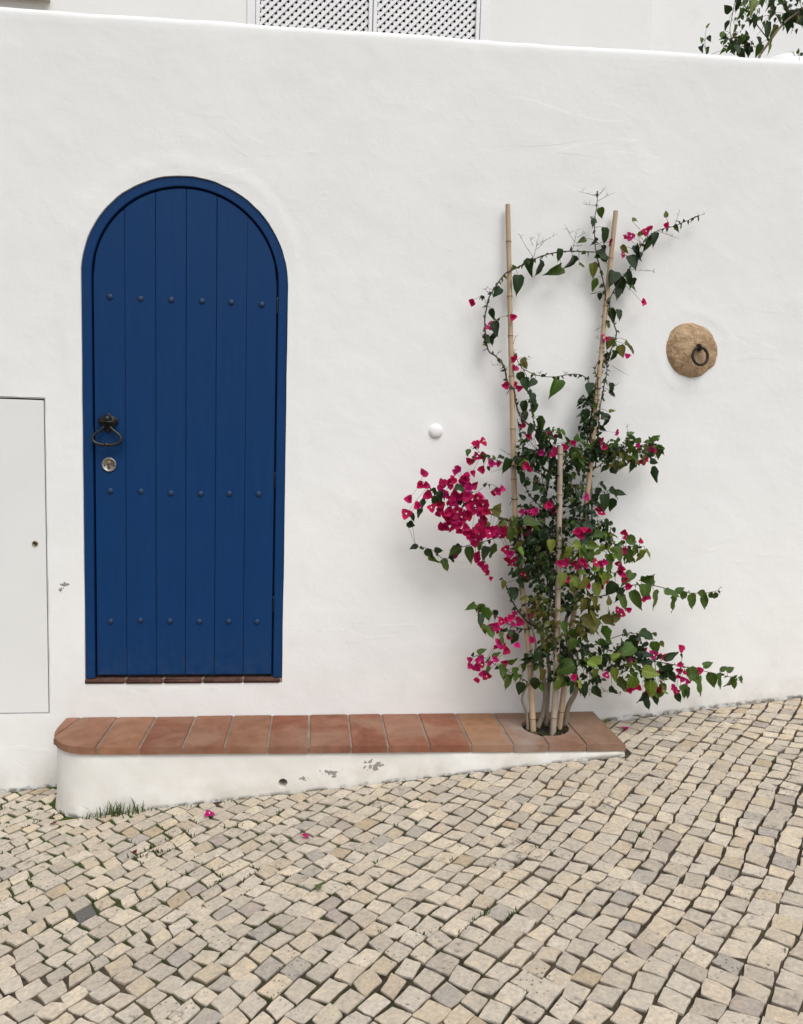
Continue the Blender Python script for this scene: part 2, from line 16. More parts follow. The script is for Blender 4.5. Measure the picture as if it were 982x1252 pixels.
LEAVES = [(1.859, -0.06, 1.828, 0.108, -85, 'd'),(1.915, -0.06, 1.901, 0.086, -100, 'd'),(1.959, -0.06, 1.9, 0.101, -95, 'd'),(2.05, -0.07, 1.872, 0.108, -150, 'm'),(2.045, -0.06, 1.951, 0.072, -95, 'd'),(2.102, -0.06, 1.926, 0.086, -100, 'd'),(2.134, -0.06, 1.892, 0.043, -30, 'm'),(1.785, -0.06, 1.769, 0.065, -140, 'd'),(1.752, -0.06, 1.679, 0.065, -80, 'd'),(1.76, -0.07, 1.622, 0.086, -90, 'd'),(1.721, -0.06, 1.561, 0.065, -80, 'd'),(1.754, -0.06, 1.563, 0.058, -70, 'd'),(1.768, -0.06, 1.57, 0.058, -110, 'd'),(2.186, -0.05, 2.094, 0.087, -95, 'd'),(2.217, -0.05, 2.138, 0.058, -80, 'm'),(2.245, -0.05, 2.056, 0.094, -85, 'd'),(2.162, -0.05, 2.002, 0.051, -160, 'm'),(2.217, -0.06, 1.953, 0.094, -60, 'd'),(2.259, -0.06, 1.934, 0.086, -150, 'd'),(2.194, -0.06, 1.896, 0.079, -70, 'l'),(2.216, -0.06, 1.833, 0.072, -100, 'm'),(2.235, -0.06, 1.77, 0.043, -90, 'd'),(2.238, -0.05, 1.978, 0.065, -90, 'd'),(2.206, -0.05, 2.011, 0.051, -90, 'd'),(2.301, -0.06, 1.866, 0.094, -100, 'd'),(2.322, -0.06, 1.839, 0.086, -80, 'd'),(2.339, -0.07, 1.855, 0.079, -60, 'd'),(2.365, -0.06, 1.94, 0.094, -85, 'd'),(2.392, -0.06, 1.984, 0.079, -80, 'd'),(2.413, -0.06, 1.957, 0.065, -100, 'd'),(2.447, -0.06, 2.023, 0.086, -95, 'd'),(2.469, -0.06, 2.038, 0.065, -80, 'd'),(2.566, -0.05, 2.082, 0.043, -60, 'm'),(2.603, -0.05, 2.098, 0.036, -70, 'm'),(2.353, -0.06, 1.819, 0.079, -40, 'm'),(2.379, -0.06, 1.842, 0.065, -80, 'd'),(2.317, -0.06, 1.796, 0.072, -100, 'd'),(2.328, -0.05, 1.983, 0.058, -60, 'o'),(2.401, -0.05, 2.03, 0.051, 40, 'o'),(2.371, -0.05, 2.091, 0.043, 20, 'o'),(2.529, -0.05, 2.115, 0.043, 100, 'o'),(2.67, -0.05, 2.131, 0.036, -60, 'o'),(2.292, -0.07, 1.707, 0.086, -70, 'd'),(2.322, -0.07, 1.701, 0.072, -90, 'd'),(2.272, -0.07, 1.649, 0.05, -70, 'm'),(2.295, -0.08, 1.577, 0.072, -100, 'o'),(2.335, -0.08, 1.543, 0.072, -80, 'o'),(2.361, -0.08, 1.566, 0.064, -40, 'o'),(2.306, -0.08, 1.52, 0.064, -80, 'd'),(2.381, -0.08, 1.538, 0.057, -60, 'o'),(2.269, -0.08, 1.504, 0.057, -60, 'd'),(2.304, -0.07, 1.376, 0.072, -75, 'd'),(2.302, -0.07, 1.34, 0.05, -50, 'd'),(2.064, -0.06, 1.382, 0.101, -110, 'm'),(1.899, -0.07, 1.472, 0.072, -60, 'o'),(1.884, -0.07, 1.407, 0.065, -70, 'd'),(1.904, -0.08, 1.382, 0.079, -80, 'd'),(1.96, -0.07, 1.378, 0.072, -130, 'd'),(1.933, -0.08, 1.333, 0.072, -70, 'd'),(1.948, -0.08, 1.319, 0.079, -70, 'd'),(1.909, -0.08, 1.282, 0.079, -100, 'd'),(1.962, -0.08, 1.276, 0.064, -100, 'd'),(1.916, -0.09, 1.238, 0.079, -110, 'd'),(1.959, -0.1, 1.203, 0.085, -60, 'd'),(1.977, -0.1, 1.218, 0.093, -75, 'm'),(1.946, -0.1, 1.181, 0.085, -100, 'd'),(1.97, -0.11, 1.157, 0.106, -85, 'd'),(2.003, -0.1, 1.154, 0.078, -30, 'd'),(2.237, -0.09, 1.336, 0.107, -120, 'd'),(2.205, -0.09, 1.371, 0.071, -100, 'd'),(2.185, -0.1, 1.254, 0.085, -80, 'd'),(2.218, -0.1, 1.219, 0.071, -70, 'd'),(2.181, -0.1, 1.196, 0.064, -100, 'd'),(2.282, -0.09, 1.229, 0.071, -85, 'd'),(2.262, -0.09, 1.243, 0.057, -10, 'd'),(2.18, -0.1, 1.153, 0.05, -95, 'd'),(2.304, -0.08, 1.244, 0.036, 40, 'o'),(1.447, -0.13, 0.637, 0.049, -170, 'd'),(1.481, -0.13, 0.616, 0.063, -40, 'd'),(1.506, -0.13, 0.601, 0.078, -60, 'm'),(1.521, -0.13, 0.616, 0.049, 10, 'd'),(1.557, -0.14, 0.575, 0.077, -60, 'm'),(1.596, -0.14, 0.604, 0.056, -75, 'd'),(1.633, -0.15, 0.635, 0.077, -150, 'm'),(1.665, -0.17, 0.639, 0.098, -70, 'm'),(1.623, -0.14, 0.648, 0.063, -110, 'd'),(1.743, -0.18, 0.641, 0.083, -100, 'd'),(1.719, -0.17, 0.661, 0.063, -70, 'm'),(1.526, -0.24, 0.884, 0.068, -100, 'd'),(1.502, -0.24, 0.863, 0.068, -80, 'd'),(1.482, -0.23, 0.89, 0.055, -45, 'd'),(1.58, -0.25, 0.893, 0.068, 5, 'd'),(1.602, -0.23, 0.871, 0.062, -90, 'd'),(1.458, -0.21, 0.846, 0.055, -90, 'd'),(1.45, -0.2, 0.803, 0.055, -110, 'd'),(1.404, -0.18, 0.779, 0.049, -60, 'd'),(1.388, -0.18, 0.736, 0.056, -30, 'd'),(1.408, -0.18, 0.75, 0.042, -90, 'd'),(1.666, -0.1, 1.061, 0.043, -100, 'm'),(1.682, -0.1, 1.03, 0.05, -80, 'm'),(1.726, -0.1, 1.038, 0.05, -85, 'm'),(1.75, -0.1, 0.988, 0.036, -60, 'd'),(1.797, -0.1, 1.033, 0.043, -10, 'd'),(1.837, -0.13, 1.027, 0.092, -100, 'd'),(1.886, -0.15, 0.972, 0.084, -90, 'd'),(1.871, -0.16, 1.008, 0.063, 20, 'l'),(1.705, -0.17, 0.384, 0.063, -140, 'm'),(1.723, -0.17, 0.384, 0.077, -80, 'm'),(1.751, -0.18, 0.372, 0.09, -85, 'g'),(1.732, -0.17, 0.34, 0.084, -90, 'd'),(1.789, -0.16, 0.353, 0.063, -60, 'd'),(1.735, -0.17, 0.289, 0.063, -60, 'o'),(1.762, -0.18, 0.291, 0.083, -70, 'm'),(1.824, -0.2, 0.267, 0.076, -80, 'm'),(1.891, -0.2, 0.26, 0.076, -100, 'd'),(1.864, -0.2, 0.275, 0.048, -100, 'd'),(1.848, -0.19, 0.279, 0.048, -150, 'd'),(1.717, -0.17, 0.362, 0.042, 150, 'o'),(1.829, -0.21, 0.115, 0.083, -95, 'm'),(1.878, -0.22, 0.111, 0.089, -80, 'm'),(1.85, -0.22, 0.081, 0.089, -95, 'm'),(1.853, -0.2, 0.127, 0.062, 10, 'm'),(1.817, -0.21, 0.122, 0.062, -70, 'm'),(1.785, -0.2, 0.149, 0.055, 20, 'm'),(1.722, -0.2, 0.164, 0.055, 30, 'm'),(1.765, -0.2, 0.112, 0.048, -95, 'm'),(1.91, -0.22, 0.125, 0.069, -60, 'm'),(1.697, -0.2, 0.153, 0.035, 100, 'd'),(2.496, -0.14, 1.009, 0.091, -100, 'd'),(2.411, -0.13, 1.036, 0.078, -110, 'd'),(2.373, -0.13, 1.024, 0.049, -130, 'd'),(2.291, -0.12, 1.003, 0.064, -140, 'd'),(2.314, -0.12, 1.003, 0.064, -50, 'd'),(2.483, -0.14, 1.038, 0.063, -10, 'd'),(2.513, -0.13, 1.104, 0.063, -70, 'm'),(2.538, -0.12, 1.098, 0.064, -90, 'm'),(2.485, -0.13, 1.125, 0.056, 30, 'm'),(2.531, -0.12, 1.083, 0.057, -90, 'o'),(2.435, -0.14, 1.124, 0.056, -170, 'm'),(2.466, -0.13, 1.059, 0.049, 10, 'd'),(2.251, -0.12, 0.906, 0.092, -95, 'd'),(2.275, -0.13, 0.878, 0.106, -75, 'd'),(2.305, -0.12, 0.893, 0.085, -20, 'd'),(2.344, -0.1, 0.885, 0.064, -20, 'd'),(2.346, -0.1, 0.855, 0.078, -110, 'd'),(2.265, -0.11, 0.928, 0.071, -60, 'd'),(2.237, -0.12, 0.877, 0.078, -80, 'd'),(2.352, -0.18, 0.465, 0.09, -100, 'd'),(2.354, -0.19, 0.437, 0.104, -70, 'm'),(2.406, -0.2, 0.454, 0.124, -75, 'm'),(2.469, -0.19, 0.483, 0.09, -80, 'm'),(2.513, -0.2, 0.455, 0.131, -80, 'm'),(2.564, -0.19, 0.446, 0.097, -20, 'm'),(2.623, -0.18, 0.444, 0.062, 30, 'm'),(2.628, -0.18, 0.429, 0.097, -85, 'm'),(2.699, -0.17, 0.435, 0.104, -75, 'm'),(2.741, -0.17, 0.451, 0.077, -60, 'm'),(2.766, -0.17, 0.428, 0.077, -85, 'm'),(2.793, -0.17, 0.443, 0.056, -40, 'm'),(2.82, -0.17, 0.444, 0.049, -80, 'm'),(2.523, -0.17, 0.502, 0.077, -170, 'm'),(2.409, -0.19, 0.534, 0.097, -130, 'm'),(2.461, -0.17, 0.516, 0.077, -20, 'm'),(2.332, -0.19, 0.489, 0.09, -110, 'd'),(2.658, -0.18, 0.452, 0.069, -70, 'm'),(2.752, -0.21, 0.066, 0.117, -80, 'm'),(2.723, -0.2, 0.101, 0.09, -100, 'm'),(2.703, -0.2, 0.101, 0.104, -60, 'm'),(2.775, -0.19, 0.105, 0.076, 20, 'm'),(2.807, -0.2, 0.077, 0.097, -80, 'm'),(2.855, -0.2, 0.077, 0.097, -85, 'm'),(2.904, -0.2, 0.054, 0.076, -85, 'm'),(2.929, -0.2, 0.046, 0.069, -70, 'm'),(2.888, -0.19, 0.082, 0.062, 40, 'm'),(2.944, -0.2, 0.054, 0.041, -60, 'm'),(2.856, -0.19, 0.082, 0.055, 15, 'm'),(2.583, -0.22, 0.123, 0.11, -95, 'd'),(2.575, -0.21, 0.142, 0.089, 30, 'd'),(2.597, -0.22, 0.092, 0.082, -70, 'd'),(2.688, -0.22, 0.016, 0.075, -70, 'd'),(2.656, -0.22, 0.024, 0.082, -60, 'm'),(2.481, -0.18, 0.195, 0.076, -100, 'd'),(2.552, -0.17, 0.245, 0.042, 150, 'm'),(2.537, -0.18, 0.217, 0.076, -85, 'm'),(2.515, -0.17, 0.207, 0.049, -150, 'd'),(2.566, -0.17, 0.211, 0.042, -40, 'o'),(2.496, -0.22, -0.021, 0.089, -60, 'd'),(2.48, -0.22, -0.006, 0.075, -110, 'd'),(2.535, -0.22, -0.021, 0.062, -70, 'd'),(2.64, -0.21, -0.018, 0.062, -60, 'd'),(2.4, -0.15, 0.262, 0.056, -60, 'd'),(2.448, -0.16, 0.242, 0.091, -70, 'd'),(2.474, -0.16, 0.257, 0.091, -40, 'd'),(2.43, -0.16, 0.219, 0.077, -100, 'd'),(2.458, -0.17, 0.192, 0.07, -80, 'd'),(2.124, -0.3, 0.149, 0.12, -165, 'm'),(2.113, -0.3, 0.076, 0.087, -100, 'd'),(2.139, -0.29, 0.058, 0.074, -60, 'd'),(2.146, -0.3, 0.076, 0.053, -90, 'l'),(2.189, -0.28, 0.15, 0.074, -20, 'l'),(2.217, -0.28, 0.12, 0.074, -80, 'l'),(2.256, -0.28, 0.157, 0.067, 160, 'l'),(2.296, -0.28, 0.164, 0.067, 30, 'l'),(2.313, -0.28, 0.127, 0.081, -80, 'l'),(2.366, -0.26, 0.136, 0.068, 20, 'l'),(2.351, -0.26, 0.076, 0.088, -70, 'm'),(2.411, -0.26, 0.084, 0.102, -85, 'l'),(2.451, -0.26, 0.106, 0.095, -10, 'l'),(2.492, -0.26, 0.061, 0.102, -85, 'l'),(2.456, -0.2, 0.144, 0.09, 20, 'b'),(2.415, -0.24, 0.212, 0.116, -150, 'g'),(2.376, -0.2, 0.2, 0.09, -95, 'b'),(2.491, -0.2, 0.14, 0.09, -80, 'b'),(2.244, -0.25, 0.037, 0.082, -80, 'd'),(2.32, -0.25, 0.036, 0.082, -60, 'd'),(2.195, -0.25, 0.044, 0.082, -75, 'd'),(2.544, -0.24, 0.054, 0.075, -60, 'o'),(2.578, -0.22, 0.024, 0.082, -100, 'm'),(2.149, -0.28, 0.35, 0.101, -100, 'o'),(2.156, -0.28, 0.361, 0.101, -60, 'o'),(2.191, -0.28, 0.383, 0.087, -75, 'o'),(2.219, -0.27, 0.348, 0.108, -100, 'o'),(2.251, -0.28, 0.361, 0.087, -40, 'o'),(2.292, -0.27, 0.359, 0.081, -10, 'o'),(2.275, -0.27, 0.403, 0.054, 90, 'o'),(2.262, -0.26, 0.309, 0.095, -80, 'm'),(2.258, -0.25, 0.251, 0.075, -80, 'm'),(2.117, -0.28, 0.259, 0.074, -95, 'm'),(2.152, -0.28, 0.433, 0.081, -100, 'o'),(2.191, -0.28, 0.44, 0.067, -60, 'o'),(2.08, -0.27, 0.329, 0.068, -80, 'm'),(2.137, -0.27, 0.293, 0.088, -110, 'm'),(1.997, -0.28, 0.688, 0.067, -100, 'l'),(2.066, -0.28, 0.661, 0.087, -95, 'l'),(2.095, -0.28, 0.668, 0.074, 10, 'l'),(2.124, -0.28, 0.661, 0.087, -80, 'l'),(2.164, -0.27, 0.675, 0.068, -20, 'l'),(2.18, -0.27, 0.646, 0.081, -100, 'm'),(2.055, -0.29, 0.549, 0.08, -100, 'l'),(2.103, -0.28, 0.526, 0.067, -50, 'l'),(2.168, -0.28, 0.526, 0.087, -130, 'l'),(2.189, -0.28, 0.555, 0.081, 40, 'l'),(2.222, -0.28, 0.548, 0.087, -50, 'l'),(2.206, -0.28, 0.505, 0.087, -75, 'l'),(2.245, -0.27, 0.533, 0.068, 0, 'l'),(2.282, -0.23, 0.613, 0.103, -100, 'm'),(2.31, -0.22, 0.655, 0.096, -80, 'g'),(2.371, -0.2, 0.638, 0.076, -80, 'm'),(2.405, -0.2, 0.653, 0.062, -70, 'l'),(2.436, -0.19, 0.638, 0.076, -95, 'l'),(2.459, -0.19, 0.638, 0.062, -60, 'l'),(2.365, -0.2, 0.682, 0.083, 10, 'm'),(2.27, -0.22, 0.684, 0.089, 160, 'm'),(2.251, -0.2, 0.699, 0.076, 170, 'm'),(1.849, -0.24, 0.779, 0.075, -120, 'm'),(1.883, -0.25, 0.767, 0.095, -20, 'm'),(1.833, -0.24, 0.733, 0.082, -95, 'm'),(1.912, -0.25, 0.753, 0.068, -40, 'g'),(1.789, -0.22, 0.79, 0.062, 160, 'o'),(1.766, -0.21, 0.799, 0.055, 60, 'o'),(1.791, -0.22, 0.747, 0.062, -100, 'o'),(1.861, -0.24, 0.673, 0.061, -100, 'o'),(1.877, -0.24, 0.652, 0.055, -70, 'l'),(1.745, -0.23, 0.748, 0.055, -150, 'o'),(1.774, -0.2, 0.659, 0.083, -120, 'm'),(1.869, -0.18, 0.461, 0.083, -80, 'd'),(1.826, -0.17, 0.488, 0.049, -100, 'o'),(1.88, -0.2, 0.501, 0.069, -60, 'd'),(1.975, -0.24, 0.19, 0.075, -100, 'd'),(1.939, -0.23, 0.172, 0.068, -100, 'd'),(1.971, -0.25, 0.075, 0.082, -95, 'd'),(1.99, -0.25, 0.053, 0.061, -70, 'm'),(1.918, -0.22, 0.044, 0.075, -100, 'd'),(2.086, -0.29, 0.088, 0.094, -130, 'l'),(2.062, -0.28, 0.114, 0.074, -100, 'o'),(1.999, -0.26, 0.115, 0.074, -95, 'o'),(2.122, -0.24, 0.756, 0.089, -20, 'b'),(2.166, -0.22, 0.761, 0.075, -70, 'b'),(2.145, -0.24, 0.684, 0.095, -10, 'b'),(1.973, -0.22, 0.722, 0.089, -60, 'b'),(1.947, -0.22, 0.743, 0.089, -80, 'b')]
CLUMPS = [(1.953, -0.14, 1.085, 0.077, 12, 'd'),(1.904, -0.13, 1.029, 0.049, 8, 'd'),(2.008, -0.15, 1.033, 0.07, 12, 'd'),(1.985, -0.17, 0.933, 0.077, 14, 'd'),(2.085, -0.15, 0.992, 0.063, 12, 'd'),(2.119, -0.17, 1.065, 0.052, 10, 'm'),(2.161, -0.15, 1.03, 0.049, 10, 'd'),(2.217, -0.13, 1.092, 0.049, 10, 'd'),(2.116, -0.16, 0.899, 0.052, 10, 'd'),(2.017, -0.18, 0.826, 0.062, 12, 'd'),(1.938, -0.19, 0.718, 0.069, 14, 'd'),(1.994, -0.19, 0.639, 0.083, 22, 'd'),(2.02, -0.15, 0.652, 0.077, 14, 'd'),(1.919, -0.18, 0.564, 0.062, 12, 'd'),(2.087, -0.18, 0.762, 0.062, 10, 'd'),(2.173, -0.17, 0.748, 0.056, 10, 'b'),(2.258, -0.18, 0.707, 0.049, 8, 'b'),(2.13, -0.24, 0.62, 0.061, 8, 'l'),(2.265, -0.22, 0.654, 0.055, 6, 'l'),(2.226, -0.24, 0.541, 0.055, 8, 'm'),(2.109, -0.24, 0.529, 0.048, 6, 'l'),(1.976, -0.22, 0.528, 0.062, 12, 'd'),(1.964, -0.22, 0.397, 0.055, 10, 'o'),(2.026, -0.23, 0.337, 0.055, 12, 'o'),(2.099, -0.2, 0.404, 0.048, 10, 'd'),(2.08, -0.2, 0.201, 0.069, 14, 'd'),(1.981, -0.2, 0.163, 0.048, 8, 'd'),(2.198, -0.24, 0.388, 0.048, 8, 'o'),(2.174, -0.24, 0.293, 0.055, 8, 'o'),(2.143, -0.22, 0.169, 0.062, 12, 'd'),(2.259, -0.21, 0.166, 0.062, 12, 'd'),(2.347, -0.2, 0.163, 0.062, 12, 'd'),(2.431, -0.18, 0.187, 0.049, 8, 'b'),(2.392, -0.22, 0.112, 0.055, 8, 'm'),(2.516, -0.2, 0.105, 0.055, 8, 'd'),(2.537, -0.21, 0.021, 0.041, 5, 'l'),(2.215, -0.09, 1.201, 0.046, 8, 'd'),(2.195, -0.09, 1.273, 0.036, 5, 'd'),(1.84, -0.21, 0.747, 0.048, 6, 'o'),(2.35, -0.13, 1.096, 0.063, 14, 'm'),(2.42, -0.13, 1.072, 0.049, 10, 'o'),(2.291, -0.12, 1.069, 0.05, 10, 'd'),(2.33, -0.14, 1.034, 0.042, 6, 'o'),(1.935, -0.16, 0.815, 0.042, 6, 'd'),(2.046, -0.2, 0.714, 0.062, 12, 'd'),(2.102, -0.24, 0.101, 0.061, 10, 'd'),(2.241, -0.22, 0.087, 0.048, 6, 'd'),(2.391, -0.19, 0.637, 0.042, 4, 'm'),(2.191, -0.14, 0.819, 0.042, 6, 'd'),(2.022, -0.18, 0.436, 0.062, 10, 'd'),(1.907, -0.18, 0.654, 0.049, 8, 'd'),(2.256, -0.16, 0.749, 0.042, 6, 'd'),(2.017, -0.14, 0.558, 0.07, 10, 'd'),(2.141, -0.18, 0.456, 0.049, 5, 'd'),(2.028, -0.13, 1.141, 0.042, 5, 'm'),(2.507, -0.12, 1.1, 0.032, 6, 'm'),(2.028, -0.24, 0.249, 0.048, 8, 'o')]
SHRUB_STEMS = [([(3.374, 0.75, 3.252),(3.438, 0.75, 3.347),(3.511, 0.75, 3.438),(3.615, 0.75, 3.51)], 7, 5),([(3.416, 0.75, 3.324),(3.338, 0.75, 3.402),(3.27, 0.75, 3.48),(3.231, 0.75, 3.56)], 3, 2),([(3.257, 0.75, 3.226),(3.191, 0.75, 3.347),(3.197, 0.75, 3.453),(3.209, 0.75, 3.537)], 2, 1.5),([(3.066, 0.75, 3.202),(3.05, 0.75, 3.293),(3.054, 0.75, 3.36)], 1.5, 0.7),([(3.48, 0.75, 3.414),(3.425, 0.75, 3.494),(3.371, 0.75, 3.573)], 2.5, 1.5),([(3.61, 0.75, 3.19),(3.599, 0.75, 3.262)], 1.5, 1)]
SHRUB_LEAVES = [(3.009, 0.708, 3.286, 0.045, -100, 'm'),(3.035, 0.687, 3.286, 0.045, -80, 'd'),(3.025, 0.733, 3.258, 0.054, -100, 'd'),(3.029, 0.695, 3.231, 0.054, -70, 'm'),(3.02, 0.681, 3.323, 0.036, 60, 'o'),(3.14, 0.734, 3.343, 0.054, -100, 'm'),(3.212, 0.817, 3.446, 0.063, -100, 'd'),(3.237, 0.798, 3.417, 0.054, -70, 'm'),(3.205, 0.792, 3.475, 0.063, 150, 'd'),(3.213, 0.706, 3.452, 0.072, -80, 'm'),(3.278, 0.756, 3.421, 0.063, -50, 'm'),(3.3, 0.714, 3.431, 0.098, -80, 'd'),(3.313, 0.698, 3.49, 0.107, -130, 'l'),(3.349, 0.687, 3.371, 0.107, -85, 'd'),(3.426, 0.704, 3.428, 0.107, -100, 'd'),(3.512, 0.818, 3.558, 0.098, -60, 'd'),(3.539, 0.803, 3.51, 0.089, -80, 'm'),(3.565, 0.799, 3.523, 0.143, -95, 'd'),(3.612, 0.798, 3.535, 0.152, -85, 'd'),(3.588, 0.701, 3.441, 0.134, -80, 'd'),(3.326, 0.72, 3.322, 0.098, -80, 'd'),(3.417, 0.77, 3.342, 0.089, -60, 'l'),(3.468, 0.787, 3.432, 0.098, -100, 'o'),(3.199, 0.807, 3.354, 0.063, -100, 'm'),(3.222, 0.811, 3.328, 0.08, -70, 'd'),(3.193, 0.684, 3.252, 0.08, -90, 'd'),(3.26, 0.767, 3.319, 0.08, -120, 'd'),(3.3, 0.777, 3.306, 0.072, -80, 'd'),(3.217, 0.751, 3.329, 0.063, -70, 'm'),(3.239, 0.698, 3.317, 0.063, -100, 'm'),(3.303, 0.746, 3.278, 0.063, -80, 'd'),(3.14, 0.684, 3.227, 0.045, -150, 'm'),(3.282, 0.82, 3.303, 0.072, -60, 'd'),(3.434, 0.808, 3.546, 0.08, -60, 'm'),(3.271, 0.758, 3.526, 0.072, -120, 'm'),(3.194, 0.718, 3.498, 0.072, -60, 'd'),(3.407, 0.815, 3.333, 0.072, -100, 'm'),(3.595, 0.762, 3.276, 0.036, 100, 'm'),(3.642, 0.811, 3.294, 0.036, 40, 'd'),(3.604, 0.806, 3.289, 0.036, 140, 'd'),(3.28, 0.751, 3.544, 0.08, -70, 'm'),(3.411, 0.736, 3.561, 0.098, -100, 'd'),(3.546, 0.766, 3.597, 0.107, -90, 'd'),(3.628, 0.739, 3.548, 0.116, -90, 'd')]
SHRUB_CLUMPS = [(3.243, 0.75, 3.288, 0.063, 6, 'd'),(3.298, 0.75, 3.314, 0.045, 4, 'd'),(3.194, 0.75, 3.313, 0.045, 3, 'm'),(3.522, 0.75, 3.481, 0.072, 6, 'd'),(3.595, 0.75, 3.466, 0.072, 6, 'd'),(3.404, 0.75, 3.471, 0.063, 4, 'm'),(3.263, 0.75, 3.458, 0.054, 3, 'm'),(3.442, 0.75, 3.579, 0.08, 5, 'd'),(3.33, 0.75, 3.506, 0.045, 3, 'm')]
PETALS = [(0.605, -0.485),(0.982, -0.742),(2.443, -0.136),(-0.017, -0.386),(0.371, -0.701)]
DARK_STONES = [(0.334, -1.055),(0.806, -0.449)]
GRASS_SPOTS = [(0.12, -0.347),(0.174, -0.334),(0.224, -0.34),(0.386, -0.341),(0.616, -0.346),(1.068, -0.352)]
LEAF_FALL = [(2.568, 0.114),(2.414, -0.02),(1.031, -1.079)]
EXPOSURE = 0.42
COB_ANGLE = 45


# ------------------------------------------------------------------ camera
cd = bpy.data.cameras.new('camera')
cam = bpy.data.objects.new('camera', cd); COL.objects.link(cam)
cd.sensor_fit = 'VERTICAL'; cd.sensor_height = 24.0; cd.sensor_width = 24.0
cd.lens = 24.0 * 930.0 / 1252.0
cd.clip_start = 0.02; cd.clip_end = 500
_r, _u, _f = [Vector(a) for a in CAM_AX]
m = Matrix.Identity(4)
for i in range(3):
    m[i][0] = _r[i]; m[i][1] = _u[i]; m[i][2] = -_f[i]; m[i][3] = CAM_POS[i]
cam.matrix_world = m
SC.camera = cam

# ------------------------------------------------------------------ sky and sun (bright overcast)
TO_SUN = Vector((0.22, -0.62, 1.0)).normalized()
w = bpy.data.worlds.new('World'); SC.world = w; w.use_nodes = True
nt = w.node_tree; nt.nodes.clear()
sky = nt.nodes.new('ShaderNodeTexSky'); sky.sky_type = 'NISHITA'; sky.sun_disc = False
sky.sun_elevation = math.asin(TO_SUN.z); sky.sun_rotation = math.atan2(TO_SUN.x, TO_SUN.y)
sky.air_density = 1.0; sky.dust_density = 3.0; sky.ozone_density = 1.0
hs = nt.nodes.new('ShaderNodeHueSaturation'); hs.inputs['Saturation'].default_value = 0.37
bg = nt.nodes.new('ShaderNodeBackground'); bg.inputs['Strength'].default_value = 0.11
wo = nt.nodes.new('ShaderNodeOutputWorld')
nt.links.new(sky.outputs[0], hs.inputs['Color']); nt.links.new(hs.outputs[0], bg.inputs[0]); nt.links.new(bg.outputs[0], wo.inputs[0])
sl = bpy.data.lights.new('sun', 'SUN'); sl.energy = 1.35; sl.angle = math.radians(40); sl.color = (1.0, 0.975, 0.945)
so = bpy.data.objects.new('sun', sl); COL.objects.link(so)
so.rotation_euler = TO_SUN.to_track_quat('Z', 'Y').to_euler()
SC.view_settings.view_transform = 'Standard'; SC.view_settings.look = 'None'
SC.view_settings.exposure = EXPOSURE; SC.view_settings.gamma = 1.0
SC.view_settings.use_curve_mapping = False
SC.render.engine = 'CYCLES'
SC.cycles.max_bounces = 4; SC.cycles.diffuse_bounces = 3; SC.cycles.glossy_bounces = 2; SC.cycles.transmission_bounces = 3

